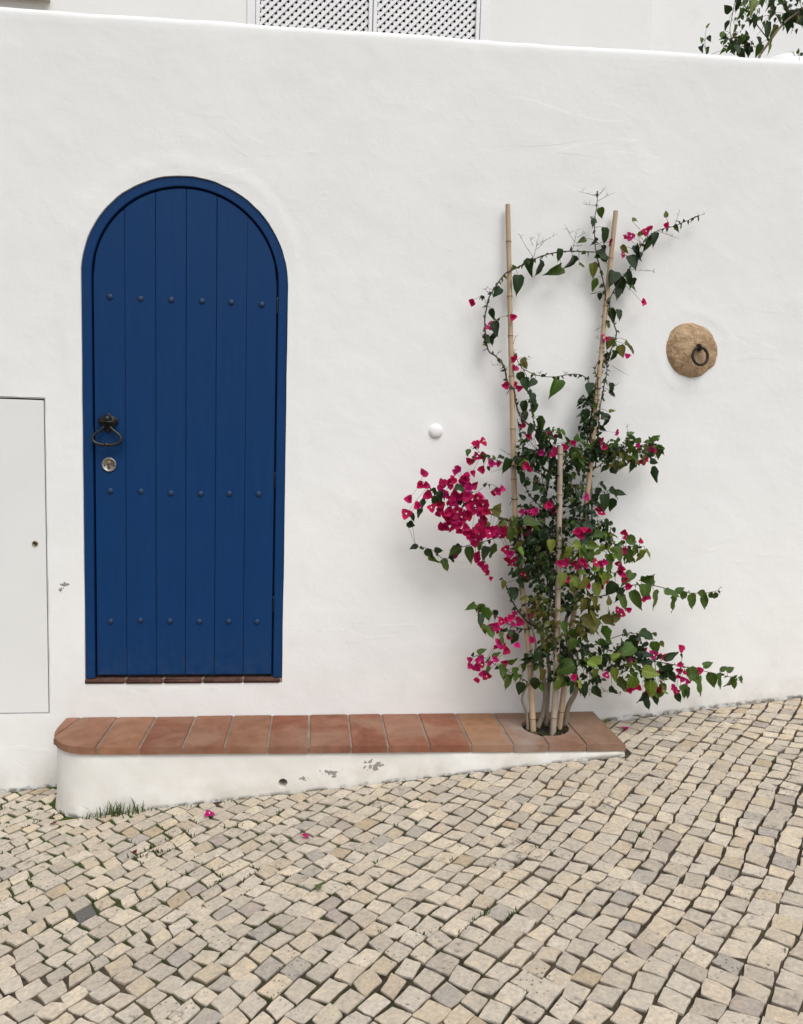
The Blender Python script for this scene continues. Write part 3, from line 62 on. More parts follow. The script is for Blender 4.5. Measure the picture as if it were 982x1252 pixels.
# ------------------------------------------------------------------ node helpers
class N:
    def __init__(s, name):
        s.m = bpy.data.materials.new(name); s.m.use_nodes = True
        s.t = s.m.node_tree; s.t.nodes.clear()
        s.out = s.t.nodes.new('ShaderNodeOutputMaterial')
        s.b = s.t.nodes.new('ShaderNodeBsdfPrincipled')
        s.t.links.new(s.b.outputs[0], s.out.inputs[0])
        s.co = s.t.nodes.new('ShaderNodeTexCoord')
    def n(s, t, **k):
        o = s.t.nodes.new(t)
        for a, v in k.items(): setattr(o, a, v)
        return o
    def put(s, v, sock):
        if hasattr(v, 'is_output'): s.t.links.new(v, sock)
        else: sock.default_value = v
    def map(s, scale=(1, 1, 1), rot=(0, 0, 0), loc=(0, 0, 0), src='Object'):
        o = s.n('ShaderNodeMapping'); s.t.links.new(s.co.outputs[src], o.inputs[0])
        o.inputs['Scale'].default_value = scale; o.inputs['Rotation'].default_value = rot; o.inputs['Location'].default_value = loc
        return o.outputs[0]
    def noise(s, scale, detail=4, rough=.55, vec=None, dist=0):
        o = s.n('ShaderNodeTexNoise'); s.put(vec if vec else s.co.outputs['Object'], o.inputs['Vector'])
        o.inputs['Scale'].default_value = scale; o.inputs['Detail'].default_value = detail; o.inputs['Roughness'].default_value = rough
        o.inputs['Distortion'].default_value = dist
        return o.outputs[0]
    def voro(s, scale, vec=None, feature='F1'):
        o = s.n('ShaderNodeTexVoronoi', feature=feature); s.put(vec if vec else s.co.outputs['Object'], o.inputs['Vector'])
        o.inputs['Scale'].default_value = scale
        return o.outputs[0]
    def ramp(s, v, a, b, ca=0.0, cb=1.0):
        o = s.n('ShaderNodeMapRange'); s.put(v, o.inputs[0]); o.inputs[1].default_value = a; o.inputs[2].default_value = b
        o.inputs[3].default_value = ca; o.inputs[4].default_value = cb
        return o.outputs[0]
    def math(s, op, a, b=0.0):
        o = s.n('ShaderNodeMath', operation=op); s.put(a, o.inputs[0]); s.put(b, o.inputs[1]); return o.outputs[0]
    def mix(s, f, a, b, mode='MIX'):
        o = s.n('ShaderNodeMix', data_type='RGBA', blend_type=mode)
        s.put(f, o.inputs[0])
        for v, k in ((a, 6), (b, 7)):
            s.put(v if hasattr(v, 'is_output') else (*v[:3], 1.0), o.inputs[k])
        return o.outputs[2]
    def sep(s, src='Object'):
        o = s.n('ShaderNodeSeparateXYZ'); s.t.links.new(s.co.outputs[src], o.inputs[0]); return o.outputs
    def bump(s, h, strength, dist, prev=None):
        o = s.n('ShaderNodeBump'); s.put(h, o.inputs['Height']); o.inputs['Strength'].default_value = strength; o.inputs['Distance'].default_value = dist
        if prev: s.t.links.new(prev, o.inputs['Normal'])
        return o.outputs[0]
    def fin(s, color, rough, normal=None, metal=0.0, spec=None):
        s.put(color if hasattr(color, 'is_output') else (*color, 1.0), s.b.inputs['Base Color'])
        s.put(rough, s.b.inputs['Roughness']); s.b.inputs['Metallic'].default_value = metal
        if spec is not None: s.b.inputs['Specular IOR Level'].default_value = spec
        if normal: s.t.links.new(normal, s.b.inputs['Normal'])
        return s.m

def mat_plaster(name, patches=(), dirt=True, ground=True, warm=0.0):
    q = N(name)
    big = q.noise(1.3, 3); mid = q.noise(7, 4)
    c = q.mix(q.ramp(big, .35, .65), (.825, .83, .815), (.795, .80, .785))
    c = q.mix(q.ramp(mid, .58, .8, 0, .25), c, (.66, .65, .63))
    if warm: c = q.mix(q.ramp(q.noise(4.5, 4), .3, .7, warm * .4, warm), c, (.66, .62, .53))
    if ground:   # splash dirt along the foot of the wall
        X, Y, Z = q.sep()
        gz = q.math('SUBTRACT', Z, q.math('ADD', q.math('MULTIPLY', X, .107), -.478))
        f = q.math('MULTIPLY', q.ramp(gz, .0, .14, .6, 0), q.ramp(q.noise(9, 5), .36, .7))
        c = q.mix(f, c, (.46, .40, .32))
        c = q.mix(q.math('MULTIPLY', q.ramp(gz, .004, .018, .85, 0), q.ramp(q.noise(20, 5), .44, .56)), c, (.075, .07, .045))
        f2 = q.math('MULTIPLY', q.ramp(gz, .0, .9, .22, 0), q.ramp(q.noise(3.5, 5), .3, .75))
        c = q.mix(f2, c, (.60, .53, .45))
    pn = q.noise(70, 3) if patches else None
    for (px, pz, rx, rz) in patches:
        v = q.map((1 / rx, 0.001, 1 / rz), (0, 0, 0), (-px / rx, 0, -pz / rz))
        ln = q.n('ShaderNodeVectorMath', operation='LENGTH'); q.put(v, ln.inputs[0])
        d = q.math('ADD', ln.outputs['Value'], q.math('MULTIPLY', q.math('SUBTRACT', pn, .5), 3.4))
        c = q.mix(q.ramp(d, .62, .52), c, (.27, .255, .235))
    # trowel sweeps, scratches and a fine grain
    tr = q.noise(2.2, 3, .55, q.map((1.0, 1, 1.6), (0, math.radians(32), 0)), .5)
    tr2 = q.noise(1.7, 3, .6, q.map((1.0, 1, 2.6), (0, math.radians(-35), 0), (3, 0, 1)), .8)
    h = q.math('ADD', q.math('MULTIPLY', tr, .5), q.math('MULTIPLY', q.ramp(tr2, .56, .60), q.ramp(q.noise(1.1, 2), .52, .66, 0, .11)))
    h = q.math('ADD', h, q.math('MULTIPLY', q.noise(34, 3, .6), .17))
    h = q.math('ADD', h, q.math('MULTIPLY', q.noise(150, 1, .6), .045))
    h = q.math('ADD', h, q.math('MULTIPLY', q.ramp(q.noise(13, 2, .6), .56, .60), .03))   # flaked limewash edges
    b = q.bump(h, .40, .012)
    return q.fin(c, .92, b, spec=.2)

def mat_simple(name, col, rough=.6, metal=0.0, nscale=30, amt=.25, bs=.15, bd=.002):
    q = N(name); f = q.noise(nscale, 5)
    c = q.mix(q.ramp(f, .3, .7), tuple(a * (1 - amt) for a in col), tuple(min(1, a * (1 + amt)) for a in col))
    return q.fin(c, rough, q.bump(q.noise(nscale * 2, 4), bs, bd), metal)

def mat_door():
    q = N('blue_door_paint')
    g = q.noise(5, 5, .6, q.map((14, 14, .9)))
    c = q.mix(q.ramp(g, .3, .7), (.0024, .0320, .114), (.0032, .0370, .130))
    f = q.ramp(q.noise(2.1, 5), .45, .8, 0, .35)
    c = q.mix(f, c, (.0065, .037, .115))
    X, Y, Z = q.sep()
    c = q.mix(q.math('MULTIPLY', q.ramp(Z, .0, .22, .3, 0), q.ramp(q.noise(26, 6, .7), .42, .68)), c, (.05, .07, .11))
    c = q.mix(q.ramp(q.noise(120, 2, .6, q.map((1, 1, .25))), .70, .76, 0, .35), c, (.03, .075, .17))
    b = q.bump(g, .25, .002); b = q.bump(q.noise(260, 2), .08, .0006, b)
    return q.fin(c, q.ramp(q.noise(9, 4), .3, .7, .45, .58), b, spec=.17)

def mat_tint(name, rough, pits=True, attr='tint', from_obj=False, mott=.3, scale=60, bumpd=.004):
    """colour of the single piece comes from its own tint, mottling on top"""
    q = N(name)
    if from_obj: col = q.n('ShaderNodeObjectInfo').outputs['Color']
    else:
        a = q.n('ShaderNodeAttribute', attribute_name=attr); col = a.outputs['Color']
    n1 = q.noise(scale, 6, .65); n2 = q.noise(scale * .35, 4)
    c = q.mix(q.ramp(n1, .3, .72, 0, 1), q.mix(1.0, col, (1 - mott, 1 - mott, 1 - mott * .95), 'MULTIPLY'), col)
    c = q.mix(q.ramp(n2, .5, .75, 0, .4), c, q.mix(1.0, col, (1.22, 1.14, .95), 'MULTIPLY'))
    if pits:
        p = q.math('MULTIPLY', q.ramp(q.voro(60), .24, .12), q.ramp(q.noise(6, 3), .5, .60))
        c = q.mix(q.math('MULTIPLY', p, .75), c, (.06, .055, .045))
        l = q.math('MULTIPLY', q.ramp(q.noise(34, 6, .7), .53, .62), q.ramp(q.noise(3.4, 3), .56, .64))
        c = q.mix(q.math('MULTIPLY', l, .6), c, (.12, .11, .10))
    b = q.bump(n1, .6, bumpd); b = q.bump(q.noise(scale * 5, 3), .35, .001, b)
    return q.fin(c, rough, b, spec=.25)

def mat_ground():
    q = N('joint_sand')
    n1 = q.noise(40, 6, .7); X, Y, Z = q.sep()
    c = q.mix(q.ramp(n1, .35, .65), (.028, .021, .015), (.085, .066, .046))
    sand = q.ramp(q.noise(2.2, 4), .48, .66, 0, .55)
    c = q.mix(sand, c, q.mix(n1, (.12, .092, .062), (.24, .19, .13)))
    side = q.ramp(X, 1.9, .4, .0, 1.0)
    mo = q.math('MULTIPLY', q.ramp(q.noise(3.2, 5), .38, .50), side)
    mo = q.math('MULTIPLY', mo, q.ramp(Y, -1.5, -.5, .3, 1))
    c = q.mix(mo, c, q.mix(n1, (.026, .040, .010), (.085, .12, .028)))
    return q.fin(c, .95, q.bump(n1, .9, .012), spec=.1)

def mat_terracotta():
    q = N('terracotta')
    col = q.n('ShaderNodeObjectInfo').outputs['Color']
    n1 = q.noise(16, 6, .65); n2 = q.noise(4.5, 5, .6, None, .6)
    c = q.mix(q.ramp(n1, .3, .7), q.mix(1.0, col, (.66, .62, .60), 'MULTIPLY'), col)
    c = q.mix(q.ramp(n2, .48, .75, 0, .6), c, (.33, .215, .15))
    c = q.mix(q.ramp(q.noise(90, 5, .7), .66, .78, 0, .5), c, (.5, .40, .32))
    c = q.mix(q.ramp(q.noise(2.3, 5, .65), .4, .7, .0, .30), c, (.25, .17, .12))
    # lime bloom on the tiles by the planting hole
    X, Y, Z = q.sep()
    lm = q.math('MULTIPLY', q.math('MULTIPLY', q.ramp(X, 1.82, 1.9), q.ramp(X, 2.36, 2.0)), q.ramp(q.noise(7, 5, .6), .40, .66, .05, .7))
    c = q.mix(lm, c, (.31, .255, .22))
    b = q.bump(n1, .35, .004); b = q.bump(q.noise(120, 4), .3, .0015, b)
    return q.fin(c, .82, b, spec=.22)

def mat_leaf(name, from_obj=True, petal=False):
    q = N(name)
    if from_obj: col = q.n('ShaderNodeObjectInfo').outputs['Color']
    else: col = q.n('ShaderNodeAttribute', attribute_name='tint').outputs['Color']
    c = q.mix(q.ramp(q.noise(45, 4), .3, .7), q.mix(1.0, col, (.72, .74, .7), 'MULTIPLY'), col)
    if from_obj and not petal:      # pale midrib and side veins
        X, Y, Z = q.sep()
        ax = q.math('ABSOLUTE', X); vn = q.math('SINE', q.math('MULTIPLY', q.math('SUBTRACT', Y, q.math('MULTIPLY', ax, .8)), 38.0))
        vein = q.math('MAXIMUM', q.ramp(ax, .012, .03, 1, 0), q.ramp(vn, .88, .97, 0, .5))
        c = q.mix(q.math('MULTIPLY', vein, .45), c, q.mix(1.0, col, (2.4, 2.1, 1.8), 'MULTIPLY'))
    q.fin(c, .55 if petal else .38, q.bump(q.noise(60, 4), .4, .004), spec=.2 if petal else .28)
    tr = q.n('ShaderNodeBsdfTranslucent'); q.put(q.mix(1.0, c, (1.6, 1.9, .7) if not petal else (1.3, 1.0, 1.1), 'MULTIPLY'), tr.inputs[0])
    mx = q.n('ShaderNodeMixShader'); mx.inputs[0].default_value = .35 if petal else .22
    q.t.links.new(q.b.outputs[0], mx.inputs[1]); q.t.links.new(tr.outputs[0], mx.inputs[2]); q.t.links.new(mx.outputs[0], q.out.inputs[0])
    return q.m

def mat_bamboo(name, base, dark):
    q = N(name)
    s = q.noise(3.5, 5, .6, q.map((40, 40, 2.2)))
    c = q.mix(q.ramp(s, .3, .7), base, tuple(a * .72 for a in base))
    c = q.mix(q.ramp(q.noise(13, 5), .52, .7, 0, .7), c, dark)
    return q.fin(c, .5, q.bump(s, .2, .0015))

def mat_bark(name, a, b):
    q = N(name); s = q.noise(20, 6, .7, q.map((3, 3, 1)))
    return q.fin(q.mix(q.ramp(s, .3, .7), a, b), .85, q.bump(s, .7, .005))

def mat_stone():
    q = N('brown_limestone')
    n1 = q.noise(28, 7, .7); n2 = q.noise(11, 5)
    c = q.mix(q.ramp(n1, .34, .66), (.30, .185, .10), (.64, .455, .28))
    c = q.mix(q.ramp(n2, .48, .7, 0, .7), c, (.60, .43, .27))
    c = q.mix(q.ramp(q.noise(75, 4, .7), .60, .70, 0, .7), c, (.09, .055, .032))
    b = q.bump(n1, 1.0, .02); b = q.bump(q.noise(90, 4), .8, .004, b)
    return q.fin(c, .88, b, spec=.2)

M = dict(
    wall=mat_plaster('white_plaster', [(-.085, .42, .02, .02), (-.10, .395, .012, .012), (2.47, -.09, .012, .014)]),
    plinth=mat_plaster('plinth_plaster', [(1.08, -.290, .046, .020), (1.26, -.272, .042, .018), (1.24, -.250, .022, .013), (.972, -.316, .026, .011), (1.28, -.262, .03, .018), (1.09, -.308, .016, .009)], warm=.45),
    house=mat_plaster('house_plaster', (), ground=False),
    door=mat_door(),
    stud=mat_simple('stud_paint', (.003, .024, .075), .6, 0.0, 60, .4, .3, .002),
    iron=mat_simple('black_iron', (.006, .006, .007), .40, 0.0, 40, .4, .3, .002),
    rust=mat_simple('rusty_iron', (.035, .022, .018), .7, .4, 40, .5, .6, .003),
    steel=mat_simple('brushed_steel', (.33, .315, .29), .45, 1.0, 60, .15),
    brass=mat_simple('dull_brass', (.30, .25, .16), .4, .9, 60, .2),
    dark=mat_simple('dark_gap', (.006, .006, .007), .9),
    panel=mat_simple('white_enamel', (.76, .765, .75), .38, 0, 3, .02, .03, .002),
    white=mat_simple('white_paint', (.78, .785, .79), .5, 0, 8, .03, .05, .002),
    dome=mat_simple('white_plastic', (.86, .86, .85), .25, 0, 8, .02, .02, .001),
    tile=mat_terracotta(),
    grout=mat_simple('grout', (.23, .18, .135), .95, 0, 14, .25, .4, .003),
    brick=mat_simple('dark_brick', (.075, .032, .022), .85, 0, 35, .5, .6, .004),
    stone=mat_tint('cobble_limestone', .80, mott=.36, scale=85, bumpd=.005),
    ground=mat_ground(),
    soil=mat_simple('soil', (.028, .021, .014), .95, 0, 40, .6, 1.0, .01),
    rock=mat_stone(),
    leaf=mat_leaf('leaf'), leafs=mat_leaf('leaf_mass', False),
    bract=mat_leaf('bract', True, True),
    cream=mat_simple('cream_petal', (.75, .70, .50), .6),
    cane=mat_bamboo('bamboo', (.50, .37, .235), (.34, .225, .13)),
    cane2=mat_bamboo('weathered_bamboo', (.44, .36, .285), (.30, .23, .17)),
    node=mat_simple('bamboo_node', (.21, .135, .07), .7, 0, 60, .3),
    bark=mat_bark('pale_bark', (.15, .115, .082), (.27, .215, .16)),
    twig=mat_bark('dark_twig', (.045, .028, .020), (.10, .066, .044)),
    grass=mat_leaf('grass_blade', False),
    sill=mat_simple('beige_stone', (.50, .46, .38), .8),
    terrace=mat_simple('terrace_floor', (.42, .36, .30), .9),
    hole=mat_simple('hole_dark', (.01, .01, .01), .95),
)

# ------------------------------------------------------------------ mesh helpers
def obj(name, bm, mat, parent=None, smooth=True, keep=False):
    me = bpy.data.meshes.new(name); bm.to_mesh(me); bm.free()
    return link(name, me, mat, parent, smooth)
def link(name, me, mat, parent=None, smooth=True):
    if mat is not None and not me.materials:
        for k in (mat if isinstance(mat, (list, tuple)) else [mat]): me.materials.append(M[k])
    if smooth:
        me.polygons.foreach_set('use_smooth', [True] * len(me.polygons))
    o = bpy.data.objects.new(name, me); COL.objects.link(o)
    if parent: o.parent = parent
    return o
def thing(name, label, cat, group=None, loc=(0, 0, 0)):
    o = bpy.data.objects.new(name, None); COL.objects.link(o); o.location = loc
    o.empty_display_size = .05
    return tag(o, label, cat, group)
def tag(o, label, cat, group=None):
    o['label'] = label; o['category'] = cat
    if group: o['group'] = group
    return o
def put(o, parent, base):
    """parent keeping world coordinates: parent sits at base"""
    o.parent = parent; o.location = Vector(o.location) - Vector(base); return o
def flat_mark(o, ang=35):
    me = o.data
    try: me.set_sharp_from_angle(angle=math.radians(ang))
    except Exception: pass
    return o

def ngrid(P, scale, oct=3): return noise.fractal(P * scale, .9, 2.0, oct)

def box(bm, x0, x1, y0, y1, z0, z1, bev=0.0, seg=2):
    vs = [bm.verts.new((x, y, z)) for x in (x0, x1) for y in (y0, y1) for z in (z0, z1)]
    fs = []
    for a in ((0, 1, 3, 2), (4, 6, 7, 5), (0, 4, 5, 1), (2, 3, 7, 6), (0, 2, 6, 4), (1, 5, 7, 3)):
        fs.append(bm.faces.new([vs[i] for i in a]))
    if bev:
        ed = list({e for f in fs for e in f.edges})
        bmesh.ops.bevel(bm, geom=ed, offset=bev, segments=seg, affect='EDGES', clamp_overlap=True)
    return vs
def prism_y(bm, pts, yf, yb, bev=0.0, seg=2):
    """polygon in x,z extruded from yf (front, towards the street) back to yb"""
    a = [bm.verts.new((x, yf, z)) for x, z in pts]; b = [bm.verts.new((x, yb, z)) for x, z in pts]
    n = len(pts)
    f = bm.faces.new(a); bm.faces.new(b[::-1])
    for i in range(n): bm.faces.new((a[i], b[i], b[(i + 1) % n], a[(i + 1) % n]))
    if bev: bmesh.ops.bevel(bm, geom=list(f.edges), offset=bev, segments=seg, affect='EDGES', clamp_overlap=True)
    bmesh.ops.recalc_face_normals(bm, faces=bm.faces)
def prism_z(bm, pts, zt, zb, bev=0.0, seg=2):
    a = [bm.verts.new((x, y, zt)) for x, y in pts]; b = [bm.verts.new((x, y, zb)) for x, y in pts]
    n = len(pts)
    f = bm.faces.new(a); bm.faces.new(b[::-1])
    for i in range(n): bm.faces.new((a[i], b[i], b[(i + 1) % n], a[(i + 1) % n]))
    if bev: bmesh.ops.bevel(bm, geom=list(f.edges), offset=bev, segments=seg, affect='EDGES', clamp_overlap=True)
    bmesh.ops.recalc_face_normals(bm, faces=bm.faces)
def catmull(pts, k):
    P = [Vector(p) for p in pts]
    if len(P) < 3 or k <= 1: return P
    out = []
    for i in range(len(P) - 1):
        p0 = P[max(i - 1, 0)]; p1 = P[i]; p2 = P[i + 1]; p3 = P[min(i + 2, len(P) - 1)]
        for j in range(k):
            t = j / k
            out.append(.5 * ((2 * p1) + (p2 - p0) * t + (2 * p0 - 5 * p1 + 4 * p2 - p3) * t * t + (3 * p1 - p0 - 3 * p2 + p3) * t ** 3))
    out.append(P[-1]); return out
def tube(bm, P, R, n=8, closed=False, cap=True, mi=0):
    rings = []; up = None; L = len(P)
    for i, p in enumerate(P):
        if closed: t = (P[(i + 1) % L] - P[i - 1])
        else: t = P[min(i + 1, L - 1)] - P[max(i - 1, 0)]
        t.normalize()
        if up is None:
            up = t.orthogonal().normalized()
        else:
            up = (up - t * up.dot(t));
            if up.length < 1e-6: up = t.orthogonal()
            up.normalize()
        s = t.cross(up); r = R[i] if isinstance(R, (list, tuple)) else R
        rings.append([bm.verts.new(p + (up * math.cos(2 * math.pi * k / n) + s * math.sin(2 * math.pi * k / n)) * r) for k in range(n)])
    for i in range(L if closed else L - 1):
        a, b = rings[i], rings[(i + 1) % L]
        for k in range(n):
            f = bm.faces.new((a[k], a[(k + 1) % n], b[(k + 1) % n], b[k])); f.material_index = mi
    if cap and not closed:
        bm.faces.new(rings[0][::-1]).material_index = mi; bm.faces.new(rings[-1]).material_index = mi
def lathe_y(bm, prof, cx, cz, n=24):
    """profile (radius, y) turned about the y axis through cx, cz"""
    rings = []
    for r, y in prof:
        if r < 1e-6: rings.append([bm.verts.new((cx, y, cz))])
        else: rings.append([bm.verts.new((cx + r * math.cos(2 * math.pi * k / n), y, cz + r * math.sin(2 * math.pi * k / n))) for k in range(n)])
    for a, b in zip(rings, rings[1:]):
        for k in range(n):
            v = [a[k % len(a)], a[(k + 1) % len(a)], b[(k + 1) % len(b)], b[k % len(b)]]
            u = []
            for q in v:
                if q not in u: u.append(q)
            if len(u) > 2: bm.faces.new(u)
    bmesh.ops.recalc_face_normals(bm, faces=bm.faces)

def inside(p, poly):
    x, y = p; c = False; n = len(poly); j = n - 1
    for i in range(n):
        xi, yi = poly[i]; xj, yj = poly[j]
        if (yi > y) != (yj > y) and x < (xj - xi) * (y - yi) / (yj - yi) + xi: c = not c
        j = i
    return c
def panel(bm, u0, u1, v0f, v1f, holes, us, vs_fn, mapper, reveal):
    """grid panel with holes; holes = list of (polygon ccw, depth); mapper(u,v,d)->Vector"""
    pts = []; edges = []
    allh = []
    for poly, depth in holes:
        base = len(pts); n = len(poly)
        pts += [Vector(p) for p in poly]
        edges += [(base + i, base + (i + 1) % n) for i in range(n)]
        allh.append((poly, base, n, depth))
        for off in (.0035, .009):
            for i in range(n):
                a = Vector(poly[i - 1]); b = Vector(poly[(i + 1) % n]); tt = (b - a).normalized()
                pts.append(Vector(poly[i]) + Vector((tt.y, -tt.x)) * off)
    bb = [(min(p[0] for p in h[0]) - .016, max(p[0] for p in h[0]) + .016, min(p[1] for p in h[0]) - .016, max(p[1] for p in h[0]) + .016) for h in allh]
    def near(u, v):
        for (poly, b0, n, d), (a, b, c, e) in zip(allh, bb):
            if a <= u <= b and c <= v <= e:
                if inside((u, v), poly): return True
                for i in range(n):
                    ax, ay = poly[i - 1]; bx_, by_ = poly[i]; ex, ey = bx_ - ax, by_ - ay
                    k = max(0, min(1, ((u - ax) * ex + (v - ay) * ey) / (ex * ex + ey * ey + 1e-12)))
                    if (ax + ex * k - u) ** 2 + (ay + ey * k - v) ** 2 < .014 ** 2: return True
        return False
    for u in us:
        for v in vs_fn(u):
            if not near(u, v): pts.append(Vector((u, v)))
    V, E, Fc, ov, oe, of = delaunay_2d_cdt(pts, edges, [], 0, 1e-6)
    bv = [bm.verts.new(mapper(p.x, p.y, 0)) for p in V]
    back = {}
    for i, src in enumerate(ov):
        for s in src: back[s] = bv[i]
    for f in Fc:
        c = (V[f[0]] + V[f[1]] + V[f[2]]) / 3
        if any(a <= c.x <= b and d <= c.y <= e and inside((c.x, c.y), h[0]) for h, (a, b, d, e) in zip(allh, bb)): continue
        try: bm.faces.new([bv[i] for i in f])
        except ValueError: pass
    for poly, base, n, depth in allh:
        ring = [back[base + i] for i in range(n)]
        cu = sum(p[0] for p in poly) / n; cv = sum(p[1] for p in poly) / n
        for (ins, d) in reveal(depth):
            nr = []
            for i in range(n):
                a = Vector(poly[i - 1]); b = Vector(poly[(i + 1) % n]); t = (b - a).normalized(); nn = Vector((-t.y, t.x))
                p = Vector(poly[i]) + nn * ins
                nr.append(bm.verts.new(mapper(p.x, p.y, d)))
            for i in range(n):
                bm.faces.new((ring[i], ring[(i + 1) % n], nr[(i + 1) % n], nr[i]))
            ring = nr
    bmesh.ops.recalc_face_normals(bm, faces=bm.faces)

def zg(x, y): return -.478 + .107 * x - .02 * y
def zgn(x, y): return zg(x, y) + .010 * noise.noise(Vector((x * 1.1, y * 1.1, 3.3))) + .006 * noise.noise(Vector((x * 3.2, y * 3.2, 8.1)))

# ================================================================== GROUND
bm = bmesh.new()
xs = [-40, -15, -6, -3] + [-2 + .1 * i for i in range(75)] + [6, 9, 18, 40]
ys = [-40, -15, -7, -4] + [-3.2 + .1 * i for i in range(34)] + [.3]
G = [[bm.verts.new((x, y, (zgn(x, y) if -2.5 < x < 6 and y > -3.5 else zg(max(-6, min(x, 9)), max(y, -8))) - .0060 + .002 * noise.noise(Vector((x * 9, y * 9, 0))))) for y in ys] for x in xs]
for i in range(len(xs) - 1):
    for j in range(len(ys) - 1): bm.faces.new((G[i][j], G[i + 1][j], G[i + 1][j + 1], G[i][j + 1]))
pavement = obj('pavement', bm, 'ground'); pavement['kind'] = 'structure'

# ---- cobbles on a diagonal grid
def clip(poly, a, b, c):     # keep a*x+b*y <= c
    out = []
    for i in range(len(poly)):
        p, q = poly[i], poly[(i + 1) % len(poly)]
        dp = a * p[0] + b * p[1] - c; dq = a * q[0] + b * q[1] - c
        if dp <= 0: out.append(p)
        if (dp < 0) != (dq < 0) and abs(dp - dq) > 1e-9:
            t = dp / (dp - dq); out.append((p[0] + (q[0] - p[0]) * t, p[1] + (q[1] - p[1]) * t))
    return out
def area(poly): return .5 * sum(poly[i - 1][0] * poly[i][1] - poly[i][0] * poly[i - 1][1] for i in range(len(poly)))
BENCH_Y = lambda x: -.340 - .0235 * x
def stone_cells():
    rnd = random.Random(5)
    A = math.radians(COB_ANGLE); U = Vector((math.cos(A), math.sin(A))); Vv = Vector((-U.y, U.x))
    cells = []
    s = -4.6; row = 0; off = 0.0
    def warp(a, b):
        return Vector((a + .030 * noise.noise(Vector((a * 1.2, b * 1.2, 1.7))) + .012 * noise.noise(Vector((a * 6, b * 6, 6.7))),
                       b + .034 * noise.noise(Vector((a * 1.1, b * 1.1, 9.2))) + .012 * noise.noise(Vector((a * 6, b * 6, 2.7)))))
    while s < 3.6:
        h = rnd.uniform(.060, .073)
        off += rnd.uniform(-.016, .016); t = -4.2 + off
        while t < 5.2:
            L = .0665 + rnd.uniform(-.009, .009) if rnd.random() < .93 else rnd.uniform(.046, .092)
            g = rnd.uniform(.0030, .0048)
            q = []
            sk = rnd.uniform(-.006, .006); lo_, hi_ = rnd.uniform(-.0012, .0014), rnd.uniform(-.0014, .0012)
            for (a, b, e) in ((t + g, s + g + lo_, -1), (t + L - g, s + g + lo_, -1), (t + L - g, s + h - g + hi_, 1), (t + g, s + h - g + hi_, 1)):
                wv = warp(a + e * sk, b)
                wv += Vector((max(-.005, min(.005, rnd.gauss(0, .0027))), max(-.005, min(.005, rnd.gauss(0, .0027)))))
                p = U * wv.x + Vv * wv.y + Vector((1.3, -1.0))
                q.append((p.x, p.y))
            cx = sum(p[0] for p in q) / 4; cy = sum(p[1] for p in q) / 4
            ra_ = max(-.12, min(.12, rnd.gauss(0, .062))); ca, sa = math.cos(ra_), math.sin(ra_)
            q = [(cx + (x - cx) * ca - (y - cy) * sa, cy + (x - cx) * sa + (y - cy) * ca) for x, y in q]
            if -1.5 < cx < 4.6 and -2.75 < cy < .06:
                cells.append(q)
            t += L
        s += h; row += 1
    return cells, rnd
TINTS = [(.60, .52, .42), (.58, .52, .435), (.63, .555, .45), (.56, .50, .42), (.61, .545, .46), (.65, .575, .46), (.54, .48, .40), (.61, .52, .40), (.585, .525, .445)]
